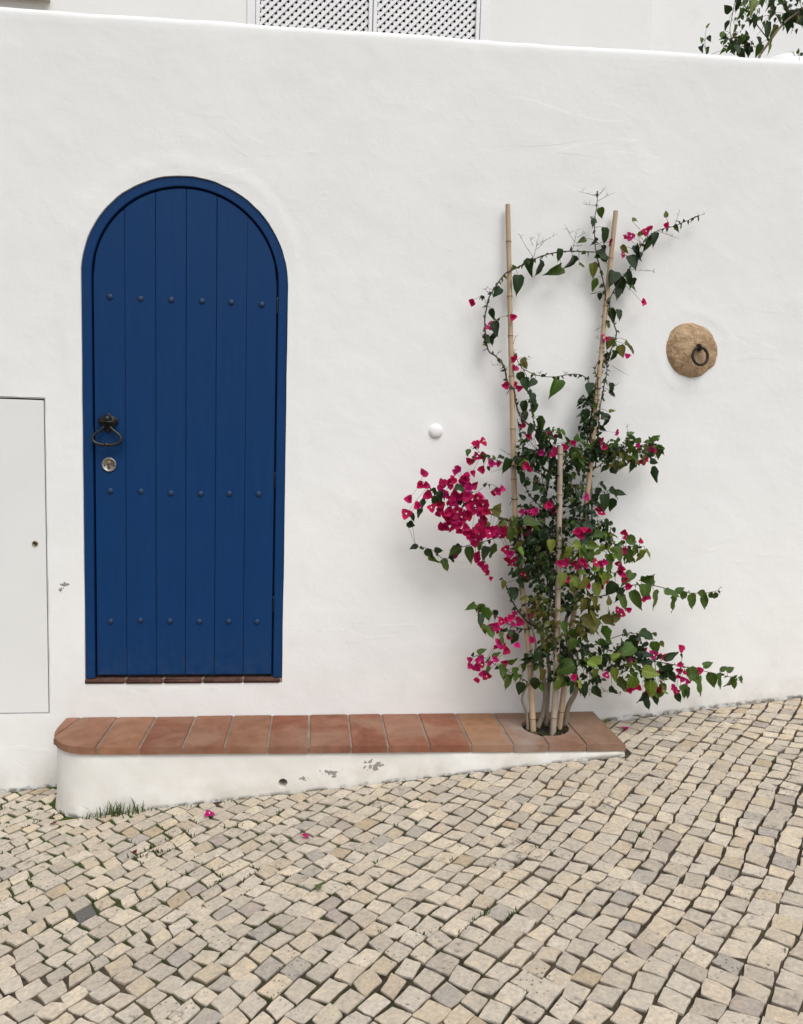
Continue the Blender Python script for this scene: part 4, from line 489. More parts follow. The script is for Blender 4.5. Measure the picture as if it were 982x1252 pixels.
def stone_mesh(bm, q, rnd, lay, dark=False):
    # outline: corners eased, edges slightly irregular
    n = len(q); out = []
    for i in range(n):
        p = Vector(q[i]); a = Vector(q[i - 1]); b = Vector(q[(i + 1) % n])
        la = (a - p).length; lb = (b - p).length
        ra = min(rnd.uniform(.001, .007), la * .3); rb = min(rnd.uniform(.001, .007), lb * .3)
        out.append(p + (a - p).normalized() * ra)
        if la > .02 and lb > .02: out.append(p * .72 + (p + (a - p).normalized() * ra) * .14 + (p + (b - p).normalized() * rb) * .14)
        out.append(p + (b - p).normalized() * rb)
        if lb > .04:
            mid = (p + b) / 2; t = (b - p).normalized(); out.append(mid + Vector((-t.y, t.x)) * rnd.uniform(-.0035, .0025))
    c = sum(out, Vector((0, 0))) / len(out)
    z0 = zgn(c.x, c.y) + rnd.uniform(-.002, .002)
    tx, ty = rnd.uniform(-.028, .028), rnd.uniform(-.028, .028)
    H = lambda p, d: z0 + tx * (p.x - c.x) + ty * (p.y - c.y) + .107 * 0 + (zg(p.x, p.y) - zg(c.x, c.y)) + d
    tint = rnd.choice(TINTS); k = rnd.uniform(.90, 1.12); tint = tuple(a * k for a in tint)
    tint = (tint[0] * 1.02, tint[1], tint[2] * .96)
    r = rnd.random()
    if r < .03: tint = (.47, .42, .355)
    elif r < .045: tint = (.52, .42, .29)
    elif r < .055: tint = (.47, .40, .335)
    if dark: tint = (.15, .14, .13)
    rings = []
    for ins, d in ((.985, -.022), (1.0, -.0032), (.988, -.0008), (.965, .0)):
        rings.append([bm.verts.new((c.x + (p.x - c.x) * ins, c.y + (p.y - c.y) * ins, H(p, d + rnd.uniform(-.0009, .0009)))) for p in out])
    # inner ring gives the worn, slightly uneven crown
    rings.append([bm.verts.new((c.x + (p.x - c.x) * .45, c.y + (p.y - c.y) * .45, H(c + (p - c) * .45, rnd.uniform(-.0012, .0010)))) for p in out[::2]])
    fs = []
    for a, b in zip(rings[:3], rings[1:4]):
        for i in range(len(a)): fs.append(bm.faces.new((a[i], a[(i + 1) % len(a)], b[(i + 1) % len(a)], b[i])))
    a, b = rings[3], rings[4]; nb = len(b)
    for i in range(nb):
        i0 = 2 * i; i1 = (2 * i + 1) % len(a); i2 = (2 * i + 2) % len(a)
        if i == nb - 1 and len(a) % 2: 
            fs.append(bm.faces.new((a[i0], a[0], b[0], b[i])))
        else:
            fs.append(bm.faces.new((a[i0], a[i1], b[i]))); fs.append(bm.faces.new((a[i1], a[i2], b[(i + 1) % nb], b[i])))
    fs.append(bm.faces.new(b))
    for f in fs:
        f.smooth = True
        for l in f.loops: l[lay] = (*tint, 1)
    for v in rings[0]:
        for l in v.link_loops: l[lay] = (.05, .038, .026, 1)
    for v in rings[1]:
        for l in v.link_loops: l[lay] = tuple(a * .75 for a in tint) + (1,)
    return c, z0
cells, rnd = stone_cells()
keep = []
for q in cells:
    if area(q) < 0: q = q[::-1]
    a0 = abs(area(q))
    q = clip(q, 0, 1, -.012)                                    # in front of the wall
    if len(q) > 2 and any(x > -.1 and x < 2.36 and y > BENCH_Y(x) - .004 for x, y in q):   # outside the bench
        opts = [clip(q, .0235, 1, -.350), clip(q, -1, 0, -2.372), clip(q, 1, 0, -.092), clip(q, .78, .62, -.197)]
        cand = [o for o in opts if len(o) > 2]
        # rounded left end
        cl = clip(q, .62, .785, -.272) if False else None
        q = max(cand, key=lambda o: abs(area(o))) if cand else []
    if len(q) < 3 or abs(area(q)) < .00035: continue
    # merge near-duplicate corners
    r = []
    for p in q:
        if not r or (p[0] - r[-1][0]) ** 2 + (p[1] - r[-1][1]) ** 2 > .006 ** 2: r.append(p)
    if len(r) > 2 and (r[0][0] - r[-1][0]) ** 2 + (r[0][1] - r[-1][1]) ** 2 < .006 ** 2: r.pop()
    if len(r) < 3: continue
    keep.append(r)
def in_view(x, y, z):
    d = Vector((x, y, z)) - Vector(CAM_POS); dz = d.dot(_f)
    if dz <= 0: return None
    px = 491 + 930 * d.dot(_r) / dz; py = 626 - 930 * d.dot(_u) / dz
    return (px, py, dz) if 0 < px < 982 and 0 < py < 1252 else None
sized = []
for q in keep:
    cx = sum(p[0] for p in q) / len(q); cy = sum(p[1] for p in q) / len(q)
    v = in_view(cx, cy, zg(cx, cy)); sized.append((abs(area(q)) / v[2] ** 3 if v else 0, q, cx, cy))
sized.sort(key=lambda t: -t[0])
big_bm = bmesh.new(); lay_big = big_bm.loops.layers.float_color.new('tint')
def is_dark(cx, cy): return any((cx - a) ** 2 + (cy - b) ** 2 < .04 ** 2 for a, b in DARK_STONES[:1])
for i, (s_, q, cx, cy) in enumerate(sized):
    if i < 300:
        b = bmesh.new(); lay = b.loops.layers.float_color.new('tint')
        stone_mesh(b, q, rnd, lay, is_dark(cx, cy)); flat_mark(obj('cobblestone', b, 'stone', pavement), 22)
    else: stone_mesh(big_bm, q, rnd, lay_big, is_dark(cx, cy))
o = flat_mark(obj('cobblestone_mass', big_bm, 'stone', pavement), 22); o['kind'] = 'stuff'

# ================================================================== WALL
DW = .86; DR = .43; SPR = 1.74
def arch(off, n=40, z0=0.0):
    """door outline grown outwards by off, ccw seen from the street"""
    r = DR + off; pts = [(-off, z0), (DW + off, z0)]
    for k in range(1, 14): pts.append((DW + off, z0 + (SPR - z0) * k / 14))
    for k in range(n + 1):
        a = math.pi * k / n; pts.append((DR + r * math.cos(a), SPR + r * math.sin(a)))
    for k in range(13, 0, -1): pts.append((-off, z0 + (SPR - z0) * k / 14))
    return pts
def wall_d(u, v):
    P = Vector((u, v, 0))
    d = .0034 * noise.noise(P * 1.5) + .0016 * noise.noise(P * 4.3 + Vector((7, 0, 0))) + .0011 * noise.noise(P * 12) + .0006 * noise.noise(P * 30)
    # plaster patched round the arch with a trowelled rim
    rr = math.hypot(u - DR, max(v - SPR, 0)) if v > SPR else abs(u - DR)
    k = rr - DR
    if k > 0:
        e = .062 + .022 * noise.noise(P * 5)
        on = min(1, max(0, (v - .9) / .5)); on = .25 + .75 * on
        d += on * (.0034 * math.exp(-((k - e) / .014) ** 2) + .0026 * max(0, min(1, (e - k) / .02)))
    rs = math.hypot(u - 2.715, v - 1.545); es = .175 + .02 * noise.noise(P * 6)
    d += .0024 * max(0, 1 - abs(rs - es) / .022)
    return d
WT = lambda x: 2.795 + .0225 * x + .008 * noise.noise(Vector((x * 1.3, 0, 5))) + .003 * noise.noise(Vector((x * 6, 0, 2)))
RR = .034; TH = .26
def wall_map(u, v, d):
    """v runs up the face, over the rounded edge and across the top"""
    zt = WT(u); ex = wall_d(u, v) - d
    if v <= zt - RR: return Vector((u, -ex, v))
    s = v - (zt - RR); q = RR * math.pi / 2
    if s <= q:
        a = s / RR; return Vector((u, RR - (RR + ex) * math.cos(a), zt - RR + (RR + ex) * math.sin(a)))
    s -= q
    if s <= TH - 2 * RR: return Vector((u, RR + s, zt + ex))
    s -= TH - 2 * RR
    if s <= q:
        a = s / RR; return Vector((u, TH - RR + RR * math.sin(a), zt - RR + RR * math.cos(a)))
    return Vector((u, TH, zt - RR - (s - q)))
us = [-9, -6, -4, -3, -2, -1.5, -1.2] + [-1.0 + .025 * i for i in range(199)] + [4.1, 4.5, 5, 6, 8, 11]
def vs_fn(u):
    zt = WT(u); lo = zg(u, 0) - .12
    n = 128 if -1.1 < u < 4.0 else 40
    out = [lo + (zt - RR - lo) * k / n for k in range(n + 1)]
    q = RR * math.pi / 2
    out += [zt - RR + q * k / 5 for k in range(1, 6)]
    out += [zt - RR + q + (TH - 2 * RR) * k / 4 for k in range(1, 5)]
    out += [zt - RR + q + TH - 2 * RR + q * k / 3 for k in range(1, 4)]
    out += [zt - RR + 2 * q + TH - 2 * RR + .7]
    return out
rj = random.Random(3)
door_hole = [(x + (rj.uniform(-.001, .001)), z + rj.uniform(-.001, .001)) for x, z in arch(.0018, 44, -.026)]
CUP = (-.86, -.150, -.163, 1.225)
cup_hole = []
x0, x1, z0, z1 = CUP
for k in range(16): cup_hole.append((x0 + (x1 - x0) * k / 16, z0 + rj.uniform(-.0015, .0015)))
for k in range(24): cup_hole.append((x1 + rj.uniform(-.0015, .0015), z0 + (z1 - z0) * k / 24))
for k in range(16): cup_hole.append((x1 - (x1 - x0) * k / 16, z1 + rj.uniform(-.001, .001)))
for k in range(24): cup_hole.append((x0, z1 - (z1 - z0) * k / 24))
bm = bmesh.new()
panel(bm, 0, 0, 0, 0, [(door_hole, .14), (cup_hole, .05)], us, vs_fn, wall_map, lambda dep: [(.0008, .0012), (.0012, .004), (.0012, .02), (.0012, dep)])
wall = flat_mark(obj('street_wall', bm, 'wall'), 42)
tag(wall, 'long white roughcast plaster wall with arched doorway and sloping top edge', 'wall')

# ================================================================== DOOR
dt = thing('arched_door', 'blue arched plank door with studs and iron ring handle', 'door', loc=(DR, 0, 0))
B = (DR, 0, 0)
def dpart(name, bm, mat, parent=None, smooth=True):
    o = obj(name, bm, mat, None, smooth)
    if parent is None: put(o, dt, B)
    else: o.parent = parent
    return o
FY = .0035           # face of the frame, a little behind the plaster
# frame: arched ring swept
bm = bmesh.new()
FW = .040
def arch_open(off, n=48):
    r = DR + off
    P = [(-off, 0.0)] + [(-off, SPR * k / 10) for k in range(1, 10)]
    P += [(DR + r * math.cos(math.pi - math.pi * k / n), SPR + r * math.sin(math.pi * k / n)) for k in range(n + 1)]
    P += [(DW + off, SPR * k / 10) for k in range(9, -1, -1)]
    return P
prof = [(0.0, .10), (0.0, FY + .004), (-.003, FY), (-FW + .003, FY), (-FW, FY + .003), (-FW, .06), (-FW - .012, .06), (-FW - .012, .10)]
rows = [[bm.verts.new((x, y, z)) for x, z in arch_open(o_)] for o_, y in prof]
for a, b in zip(rows, rows[1:]):
    for i in range(len(a) - 1): bm.faces.new((a[i], a[i + 1], b[i + 1], b[i]))
for e in (0, -1): bm.faces.new([r[e] for r in rows])
bmesh.ops.recalc_face_normals(bm, faces=bm.faces)
fr = flat_mark(dpart('door_frame', bm, 'door'))
# backing leaf
LX0, LX1, LZ0, LR = .0485, .8115, .012, .3815
def leaf_top(x, r=LR): return SPR + math.sqrt(max(0, r * r - (x - DR) ** 2))
bm = bmesh.new()
pts = [(LX0 + .002, LZ0), (LX1 - .002, LZ0)] + [(DR + (LR - .002) * math.cos(math.pi * k / 40), SPR + (LR - .002) * math.sin(math.pi * k / 40)) for k in range(41)]
prism_y(bm, pts, .030, .055)
dpart('backing_board', bm, 'dark', smooth=False)
nP = 6; pw = (LX1 - LX0) / nP; planks = []
PY = .0095
for i in range(nP):
    a = LX0 + pw * i + (.0008 if i else 0); b = LX0 + pw * (i + 1) - (.0008 if i < nP - 1 else 0)
    top = [(b - (b - a) * k / 12, leaf_top(b - (b - a) * k / 12)) for k in range(13)]
    if top[0][1] < SPR + .02: top[0] = (b, SPR + .002)
    if top[-1][1] < SPR + .02: top[-1] = (a, SPR + .002)
    bm = bmesh.new(); prism_y(bm, [(a, LZ0), (b, LZ0)] + top, PY + rj.uniform(-.0005, .0005), .034, .0020, 2)
    planks.append(flat_mark(dpart('plank', bm, 'door'), 50))
# studs
bm = bmesh.new()
lathe_y(bm, [(.0140, .002), (.0132, -.002), (.0100, -.0048), (.005, -.0064), (0, -.0070)], 0, 0, 10)
sm = bpy.data.meshes.new('stud'); bm.to_mesh(sm); bm.free()
for z in (1.659, .832, .257):
    for i in range(6):
        o = link('stud', sm, 'stud'); o.location = (LX0 + pw * (i + .5) + rj.uniform(-.003, .003) + (-.002 if z < 1 else 0), PY, z + rj.uniform(-.003, .003))
        o.rotation_euler = (0, rj.uniform(0, 6), 0); put(o, dt, B)
# ring handle
HX, HZ = .105, 1.135
hb = bmesh.new()
# back plate with wings and crest
pl = [(-.040, .0), (-.034, -.008), (-.012, -.040), (.0, -.052), (.012, -.040), (.034, -.008), (.040, .0), (.042, .014), (.028, .012), (.025, .024), (.012, .022), (.008, .034), (-.008, .034), (-.012, .022), (-.025, .024), (-.030, .010), (-.042, .016)]
prism_y(hb, [(HX + x, HZ + z) for x, z in pl][::-1], PY - .008, PY + .001, .002)
box(hb, HX - .041, HX + .041, PY - .030, PY - .002, HZ - .008, HZ + .002, .003)
lathe_y(hb, [(.016, PY - .006), (.016, PY - .02), (.010, PY - .03), (0, PY - .034)], HX, HZ + .010, 14)
plate = dpart('handle_plate', hb, 'iron')
hb = bmesh.new()
rp = [(-.014, -.024), (-.030, -.040), (-.052, -.055), (-.064, -.073), (-.058, -.089), (-.034, -.099), (0, -.102), (.034, -.099), (.058, -.089), (.064, -.073), (.052, -.055), (.030, -.040), (.014, -.024)]
P = catmull([(HX + x * .92, PY - .020 - .012 * (-z / .102), HZ + z) for x, z in rp], 4)
tube(hb, P, [.0052 + .0022 * math.sin(math.pi * i / (len(P) - 1)) for i in range(len(P))], 8)
ring = dpart('pull_ring', hb, 'iron')
hb = bmesh.new()
tube(hb, [Vector((HX + x, PY - .033, HZ - .101)) for x in (-.009, -.006, 0, .006, .009)], [.0075, .010, .0115, .010, .0075], 10)
dpart('ring_collar', hb, 'iron')
# lock
KX, KZ = .106, .948
bm = bmesh.new(); lathe_y(bm, [(.0315, PY + .001), (.0315, PY - .004), (.0285, PY - .0068), (.0255, PY - .0060), (.024, PY - .0045), (0, PY - .0045)], KX, KZ, 36)
esc = dpart('lock_plate', bm, 'steel')
bm = bmesh.new(); lathe_y(bm, [(.0095, PY - .003), (.0095, PY - .0085), (.008, PY - .0095), (0, PY - .0095)], KX, KZ + .006, 18)
prism_y(bm, [(KX - .006, KZ + .002), (KX - .005, KZ - .017), (KX + .005, KZ - .017), (KX + .006, KZ + .002)], PY - .009, PY - .003, .001)
dpart('lock_cylinder', bm, 'brass')
bm = bmesh.new(); box(bm, KX - .0012, KX + .0012, PY - .0102, PY - .0088, KZ - .012, KZ + .010); dpart('keyhole', bm, 'hole', smooth=False)
for dx in (-.0175, .0175):
    bm = bmesh.new(); lathe_y(bm, [(.0035, PY - .004), (.003, PY - .0062), (0, PY - .0066)], KX + dx, KZ - .003, 10); dpart('lock_screw', bm, 'iron')
# latch keep on the frame and hinge glints
bm = bmesh.new(); box(bm, .0400, .0435, FY - .0012, FY + .004, 1.045, 1.105); dpart('strike_plate', bm, 'stud', smooth=False)
for z in (1.62, .86, .30):
    bm = bmesh.new(); tube(bm, [Vector((.8165, FY + .006, z + k * .012)) for k in range(7)], [.003, .0034, .003, .0034, .003, .0034, .003], 8); dpart('hinge', bm, 'iron')

# threshold of dark bricks under the door
th = thing('brick_threshold', 'thin dark red brick sill course under the blue door', 'threshold', loc=(DR, 0, -.02))
xx = -.004
for k, L in enumerate((.175, .165, .172, .178, .168)):
    bm = bmesh.new(); box(bm, xx + .003, min(xx + L, .864) - .003, -.007 + rj.uniform(-.002, .002), .12, -.0235, -.0035 + rj.uniform(-.0015, 0), .003)
    put(obj('brick', bm, 'brick'), th, (DR, 0, -.02)); xx += L
bm = bmesh.new(); box(bm, -.003, .863, .002, .12, -.0248, -.005); put(obj('mortar_bed', bm, 'grout', smooth=False), th, (DR, 0, -.02))

# ================================================================== METER CUPBOARD
cp = thing('cupboard_door', 'plain white enamel cupboard door with small keyhole set in the wall', 'cupboard', loc=(-.5, 0, z0))
CB = (-.5, 0, z0)
bm = bmesh.new()
for a in ((x0 + .001, x1 - .0015, .030, .048, z0 + .001, z1 - .001),): box(bm, *a)
put(obj('recess_back', bm, 'dark', smooth=False), cp, CB)
bm = bmesh.new(); box(bm, x0 + .010, x1 - .0095, .0015, .022, z0 + .007, z1 - .0105, .0022, 2)
pnl = put(flat_mark(obj('panel', bm, 'panel')), cp, CB)
bm = bmesh.new()
prof = [(0, .028), (0, .004), (.0032, .004), (.0032, .028)]
for (ax0, ax1, az0, az1) in ((x1 - .0045, x1 - .0016, z0 + .002, z1 - .002), (x0, x1 - .0046, z1 - .0042, z1 - .0016), (x0, x1 - .0046, z0 + .0014, z0 + .004)):
    box(bm, ax0, ax1, .003, .029, az0, az1)
put(obj('frame', bm, 'white', smooth=False), cp, CB)
bm = bmesh.new(); lathe_y(bm, [(.0125, .003), (.0125, -.002), (.010, -.004), (.0075, -.0035), (.007, -.001), (0, -.001)], -.2025, .6, 18)
lk = put(obj('cam_lock', bm, 'brass'), cp, CB)
bm = bmesh.new(); lathe_y(bm, [(.0072, -.0012), (.0055, -.003), (0, -.003)], -.2025, .6, 12); put(obj('lock_core', bm, 'iron'), cp, CB)

# ================================================================== BENCH / PLANTER
BZ = -.1765
bench = thing('planter_bench', 'low white plastered step bench topped with terracotta tiles below the door', 'bench', loc=(1.15, -.18, -.35))
BB = (1.15, -.18, -.35)
def left_curve(off=0.0, n=14):
    """outline of the rounded left end from the wall to the front, off = inset"""
    P = [(-.080, 0.0), (-.081, -.06), (-.080, -.13), (-.072, -.19), (-.052, -.240), (-.022, -.282), (.02, -.315), (.065, -.334), (.12, -.342)]
    Q = [v.xy for v in catmull([(a, b, 0) for a, b in P], 3)]
    out = []
    for i, p in enumerate(Q):
        t = (Q[min(i + 1, len(Q) - 1)] - Q[max(i - 1, 0)]).normalized()
        nrm = Vector((-t.y, t.x)); out.append((p.x + nrm.x * off, min(p.y + nrm.y * off, -.0005)))
    return out
RX = 2.338      # right end
# plinth as one skin: s runs along left end and front
path = [Vector(p) for p in left_curve(.012)] + [Vector((x, BENCH_Y(x) + .012)) for x in [.16 + .025 * k for k in range(87)]] + [Vector((RX - .012, BENCH_Y(RX) + .012)), Vector((RX - .006, BENCH_Y(RX) + .02)), Vector((RX - .006, -.2)), Vector((RX - .006, -.001))]
S = [0.0]
for a, b in zip(path, path[1:]): S.append(S[-1] + (b - a).length)
def on_path(s):
    import bisect
    i = max(0, min(len(S) - 2, bisect.bisect_right(S, s) - 1)); f = (s - S[i]) / (S[i + 1] - S[i])
    p = path[i].lerp(path[i + 1], f); t0 = (path[i + 1] - path[i]).normalized()
    t1 = (path[min(i + 2, len(path) - 1)] - path[min(i + 1, len(path) - 2)]).normalized(); t = t0.lerp(t1, f).normalized()
    return p, Vector((t.y, -t.x))
PT = BZ - .030
def pl_map(s, v, d):
    p, nrm = on_path(s)
    P3 = Vector((p.x, p.y, v)); q = .006 * noise.noise(P3 * 2.3) + .0028 * noise.noise(P3 * 7) + .0012 * noise.noise(P3 * 21)
    low = max(0, (zg(p.x, p.y) + .10 - v)) * .10
    k = q + low - d
    if v > PT - .010: k -= (v - PT + .010) * .5
    w_ = p + nrm * k
    return Vector((w_.x, min(w_.y, 0), v))
def s_of_x(x):
    for i, p in enumerate(path):
        if i > 20 and p.x >= x: return S[i]
    return S[-1]
def pl_vs(s):
    p, _ = on_path(s); lo = zg(p.x, p.y) - .05
    return [lo + (PT - lo) * k / 14 for k in range(15)]
sd = s_of_x(.865)
dh = [(sd + .019 * math.cos(a) * (1 + .06 * math.sin(3 * a)), -.336 + .019 * math.sin(a)) for a in [2 * math.pi * k / 18 for k in range(18)]]
bm = bmesh.new()
panel(bm, 0, 0, 0, 0, [(dh, .10)], [S[-1] * k / 150 for k in range(151)], pl_vs, pl_map, lambda dep: [(.001, .003), (.0015, .02), (.0015, dep)])
put(obj('plinth', bm, 'plinth'), bench, BB)
bm = bmesh.new(); lathe_y(bm, [(.030, BENCH_Y(.865) + .075), (0, BENCH_Y(.865) + .075)], .865, -.336, 14); put(obj('drain_void', bm, 'hole'), bench, BB)
# mortar bed with planting hole
HC = Vector((2.048, -.185)); HR = .107
outl = left_curve(.004) + [(x, BENCH_Y(x) + .004) for x in [.2 + .1 * k for k in range(22)]] + [(RX - .004, BENCH_Y(RX) + .004), (RX - .004, -.0006)]
pts = [Vector(p) for p in outl] + [HC + Vector((math.cos(2 * math.pi * k / 36), math.sin(2 * math.pi * k / 36))) * (HR + .001) for k in range(36)]
n0 = len(outl)
ed = [(i, (i + 1) % n0) for i in range(n0)] + [(n0 + i, n0 + (i + 1) % 36) for i in range(36)]
V, E, Fc, ov, _, _ = delaunay_2d_cdt(pts, ed, [], 0, 1e-6)
bm = bmesh.new()
GZ = BZ - .0042
top = [bm.verts.new((p.x, p.y, GZ)) for p in V]; bot = [bm.verts.new((p.x, p.y, PT + .0005)) for p in V]
for f in Fc:
    c = (V[f[0]] + V[f[1]] + V[f[2]]) / 3
    if (c - HC).length < HR * .99 or not inside((c.x, c.y), outl): continue
    bm.faces.new([top[i] for i in f]); bm.faces.new([bot[i] for i in f][::-1])
bmesh.ops.remove_doubles(bm, verts=bm.verts, dist=1e-5)
be = [e for e in bm.edges if e.is_boundary and abs(e.verts[0].co.z - GZ) < 1e-4]
# skirts
for e in be:
    a, b = e.verts; c = bm.verts.new((a.co.x, a.co.y, PT + .0005)); d = bm.verts.new((b.co.x, b.co.y, PT + .0005)); bm.faces.new((a, b, d, c))
bmesh.ops.recalc_face_normals(bm, faces=bm.faces)
put(obj('mortar_bed', bm, 'grout', smooth=False), bench, BB)
# tiles
TJ = .0038
edges_x = TILE_X + [RX]
TCOL = [(.30, .150, .098), (.32, .165, .105), (.245, .098, .062), (.275, .125, .080), (.285, .142, .09), (.245, .094, .058), (.25, .100, .065), (.24, .090, .056), (.275, .11, .07), (.265, .105, .066), (.36, .195, .115), (.285, .165, .12), (.275, .15, .105), (.25, .145, .10)]
def tile(poly, col, i):
    bm = bmesh.new()
    prism_z(bm, poly, 0, -.029, .0035, 2)
    tx, ty = rj.uniform(-.006, .006), rj.uniform(-.004, .004); cx = sum(p[0] for p in poly) / len(poly); dz = rj.uniform(-.0012, .0012)
    for v in bm.verts:
        v.co.z += BZ + dz + tx * (v.co.x - cx) + ty * (v.co.y + .18) + .0012 * noise.noise(v.co * 9)
        v.co.x += .0012 * noise.noise(v.co * 14 + Vector((3, 0, 0))); v.co.y += .0012 * noise.noise(v.co * 14)
    o = flat_mark(obj('tile', bm, 'tile'), 40); put(o, bench, BB); o.color = (col[0] * 1.0, col[1] * .98, col[2] * .90, 1)
    return o
lc = left_curve(0)
# two cut pieces of the rounded end: a sliver and the first tile
cut = lambda y: -.005 - (0 - y) * .20 - .012
sliver = [p for p in lc if p[0] < cut(p[1]) - TJ]
sl_out = sliver + [(cut(sliver[-1][1]) - TJ, sliver[-1][1] + .004), (cut(-.0015) - TJ, -.0015)]
sl_out[0] = (sl_out[0][0], -.0015)
tile(sl_out, (.33, .15, .10), -1)
rest = [p for p in lc if p[0] > cut(p[1]) + TJ]
t0 = [(cut(-.0015) + TJ, -.0015), (cut(rest[0][1]) + TJ, rest[0][1] + .004)] + rest + [(edges_x[0] - TJ, BENCH_Y(edges_x[0])), (edges_x[0] - TJ, -.0015)]
tile(t0, TCOL[0], 0)
for i in range(len(edges_x) - 1):
    a = edges_x[i] + TJ; b = edges_x[i + 1] - (TJ if i < len(edges_x) - 2 else 0)
    col = TCOL[i + 1] if i + 1 < len(TCOL) else TCOL[-1]
    if a < HC.x < b or abs(a - HC.x) < HR or abs(b - HC.x) < HR:
        # cut round the planting hole
        side = b if HC.x + .02 > b else a
        if abs(side - HC.x) < HR:
            h = math.sqrt(HR ** 2 - (side - HC.x) ** 2)
            a0 = math.atan2(-h, side - HC.x); a1 = math.atan2(h, side - HC.x)
            if side == b:      # material on the left: arc through the left of the circle
                a1 -= 2 * math.pi
                arc = [(HC.x + HR * math.cos(a0 + (a1 - a0) * k / 20), HC.y + HR * math.sin(a0 + (a1 - a0) * k / 20)) for k in range(21)]
                poly = [(a, BENCH_Y(a)), (b, BENCH_Y(b))] + arc + [(b, -.0015), (a, -.0015)]
            else:
                arc = [(HC.x + HR * math.cos(a1 + (a0 - a1) * k / 20), HC.y + HR * math.sin(a1 + (a0 - a1) * k / 20)) for k in range(21)]
                poly = [(a, BENCH_Y(a)), (b, BENCH_Y(b)), (b, -.0015), (a, -.0015)] + arc
            tile(poly, col, i); continue
    tile([(a, BENCH_Y(a)), (b, BENCH_Y(b)), (b, -.0015), (a, -.0015)], col, i)
# soil in the planting hole
bm = bmesh.new(); rings = []
for k in range(9):
    r = (HR + .002) * k / 8
    rings.append([bm.verts.new((HC.x + r * math.cos(2 * math.pi * j / 28), HC.y + r * math.sin(2 * math.pi * j / 28), BZ - .020 + .012 * noise.noise(Vector((r * 20 * math.cos(2 * math.pi * j / 28), r * 20 * math.sin(2 * math.pi * j / 28), 1))))) for j in range(28)] if k else [bm.verts.new((HC.x, HC.y, BZ - .016))])
for a, b in zip(rings, rings[1:]):
    for j in range(28):
        if len(a) == 1: bm.faces.new((a[0], b[j], b[(j + 1) % 28]))
        else: bm.faces.new((a[j], b[j], b[(j + 1) % 28], a[(j + 1) % 28]))
so_ = put(obj('soil', bm, 'soil'), bench, BB)

# ================================================================== WALL FITTINGS
st = thing('tethering_stone', 'round brown stone with rusty iron ring embedded in the white wall', 'stone', loc=(2.715, 0, 1.545))
SB = (2.715, 0, 1.545)
bm = bmesh.new(); NU, NV = 48, 16
def rim(a):
    return 1 + .030 * math.cos(2 * a + 2.2) + .018 * math.sin(3 * a + 1.3) + .014 * math.cos(5 * a + 1.7) + .007 * math.sin(9 * a)
prev = None
for j in range(NV + 1):
    t = j / NV; r = math.cos(t * math.pi / 2) ** .72 if j < NV else 0
    y = .012 - .046 * math.sin(t * math.pi / 2) ** 1.0
    row = []
    for i in range(NU):
        a = 2 * math.pi * i / NU
        p = Vector((2.713 + .130 * r * rim(a) * math.cos(a), y, 1.545 + .124 * r * rim(a) * math.sin(a)))
        nn = noise.fractal(p * 14, .8, 2, 4)
        p += Vector((math.cos(a) * r, -1.0 * t, math.sin(a) * r)) * .006 * nn
        row.append(bm.verts.new(p)) if j < NV else None
    if j == NV: row = [bm.verts.new((2.713, y, 1.545))]
    if prev:
        for i in range(NU):
            if len(row) == 1: bm.faces.new((prev[i], prev[(i + 1) % NU], row[0]))
            else: bm.faces.new((prev[i], prev[(i + 1) % NU], row[(i + 1) % NU], row[i]))
    prev = row
bmesh.ops.recalc_face_normals(bm, faces=bm.faces)
put(obj('boulder', bm, 'rock'), st, SB)
bm = bmesh.new()
P = catmull([(2.726, -.018, 1.562), (2.724, -.048, 1.564), (2.726, -.060, 1.555), (2.729, -.051, 1.543), (2.729, -.018, 1.542)], 4)
tube(bm, P, .0068, 8); stp = put(obj('staple', bm, 'rust'), st, SB)
bm = bmesh.new(); RCX, RCZ = 2.727, 1.513
P = [Vector((RCX + .036 * math.cos(a), -.0545 + .006 * math.sin(a) - .004, RCZ + .040 * math.sin(a))) for a in [2 * math.pi * k / 36 for k in range(36)]]
tube(bm, P, .0062, 10, closed=True); put(obj('iron_ring', bm, 'rust'), st, SB)

bm = bmesh.new(); lathe_y(bm, [(.0305, .004), (.0305, -.004), (.0290, -.0075), (.024, -.0115), (.014, -.0145), (0, -.0155)], 1.530, 1.1365, 32)
dc = obj('dome_cap', bm, 'dome'); tag(dc, 'small round white dome cap on the wall left of the bougainvillea', 'wall cap')

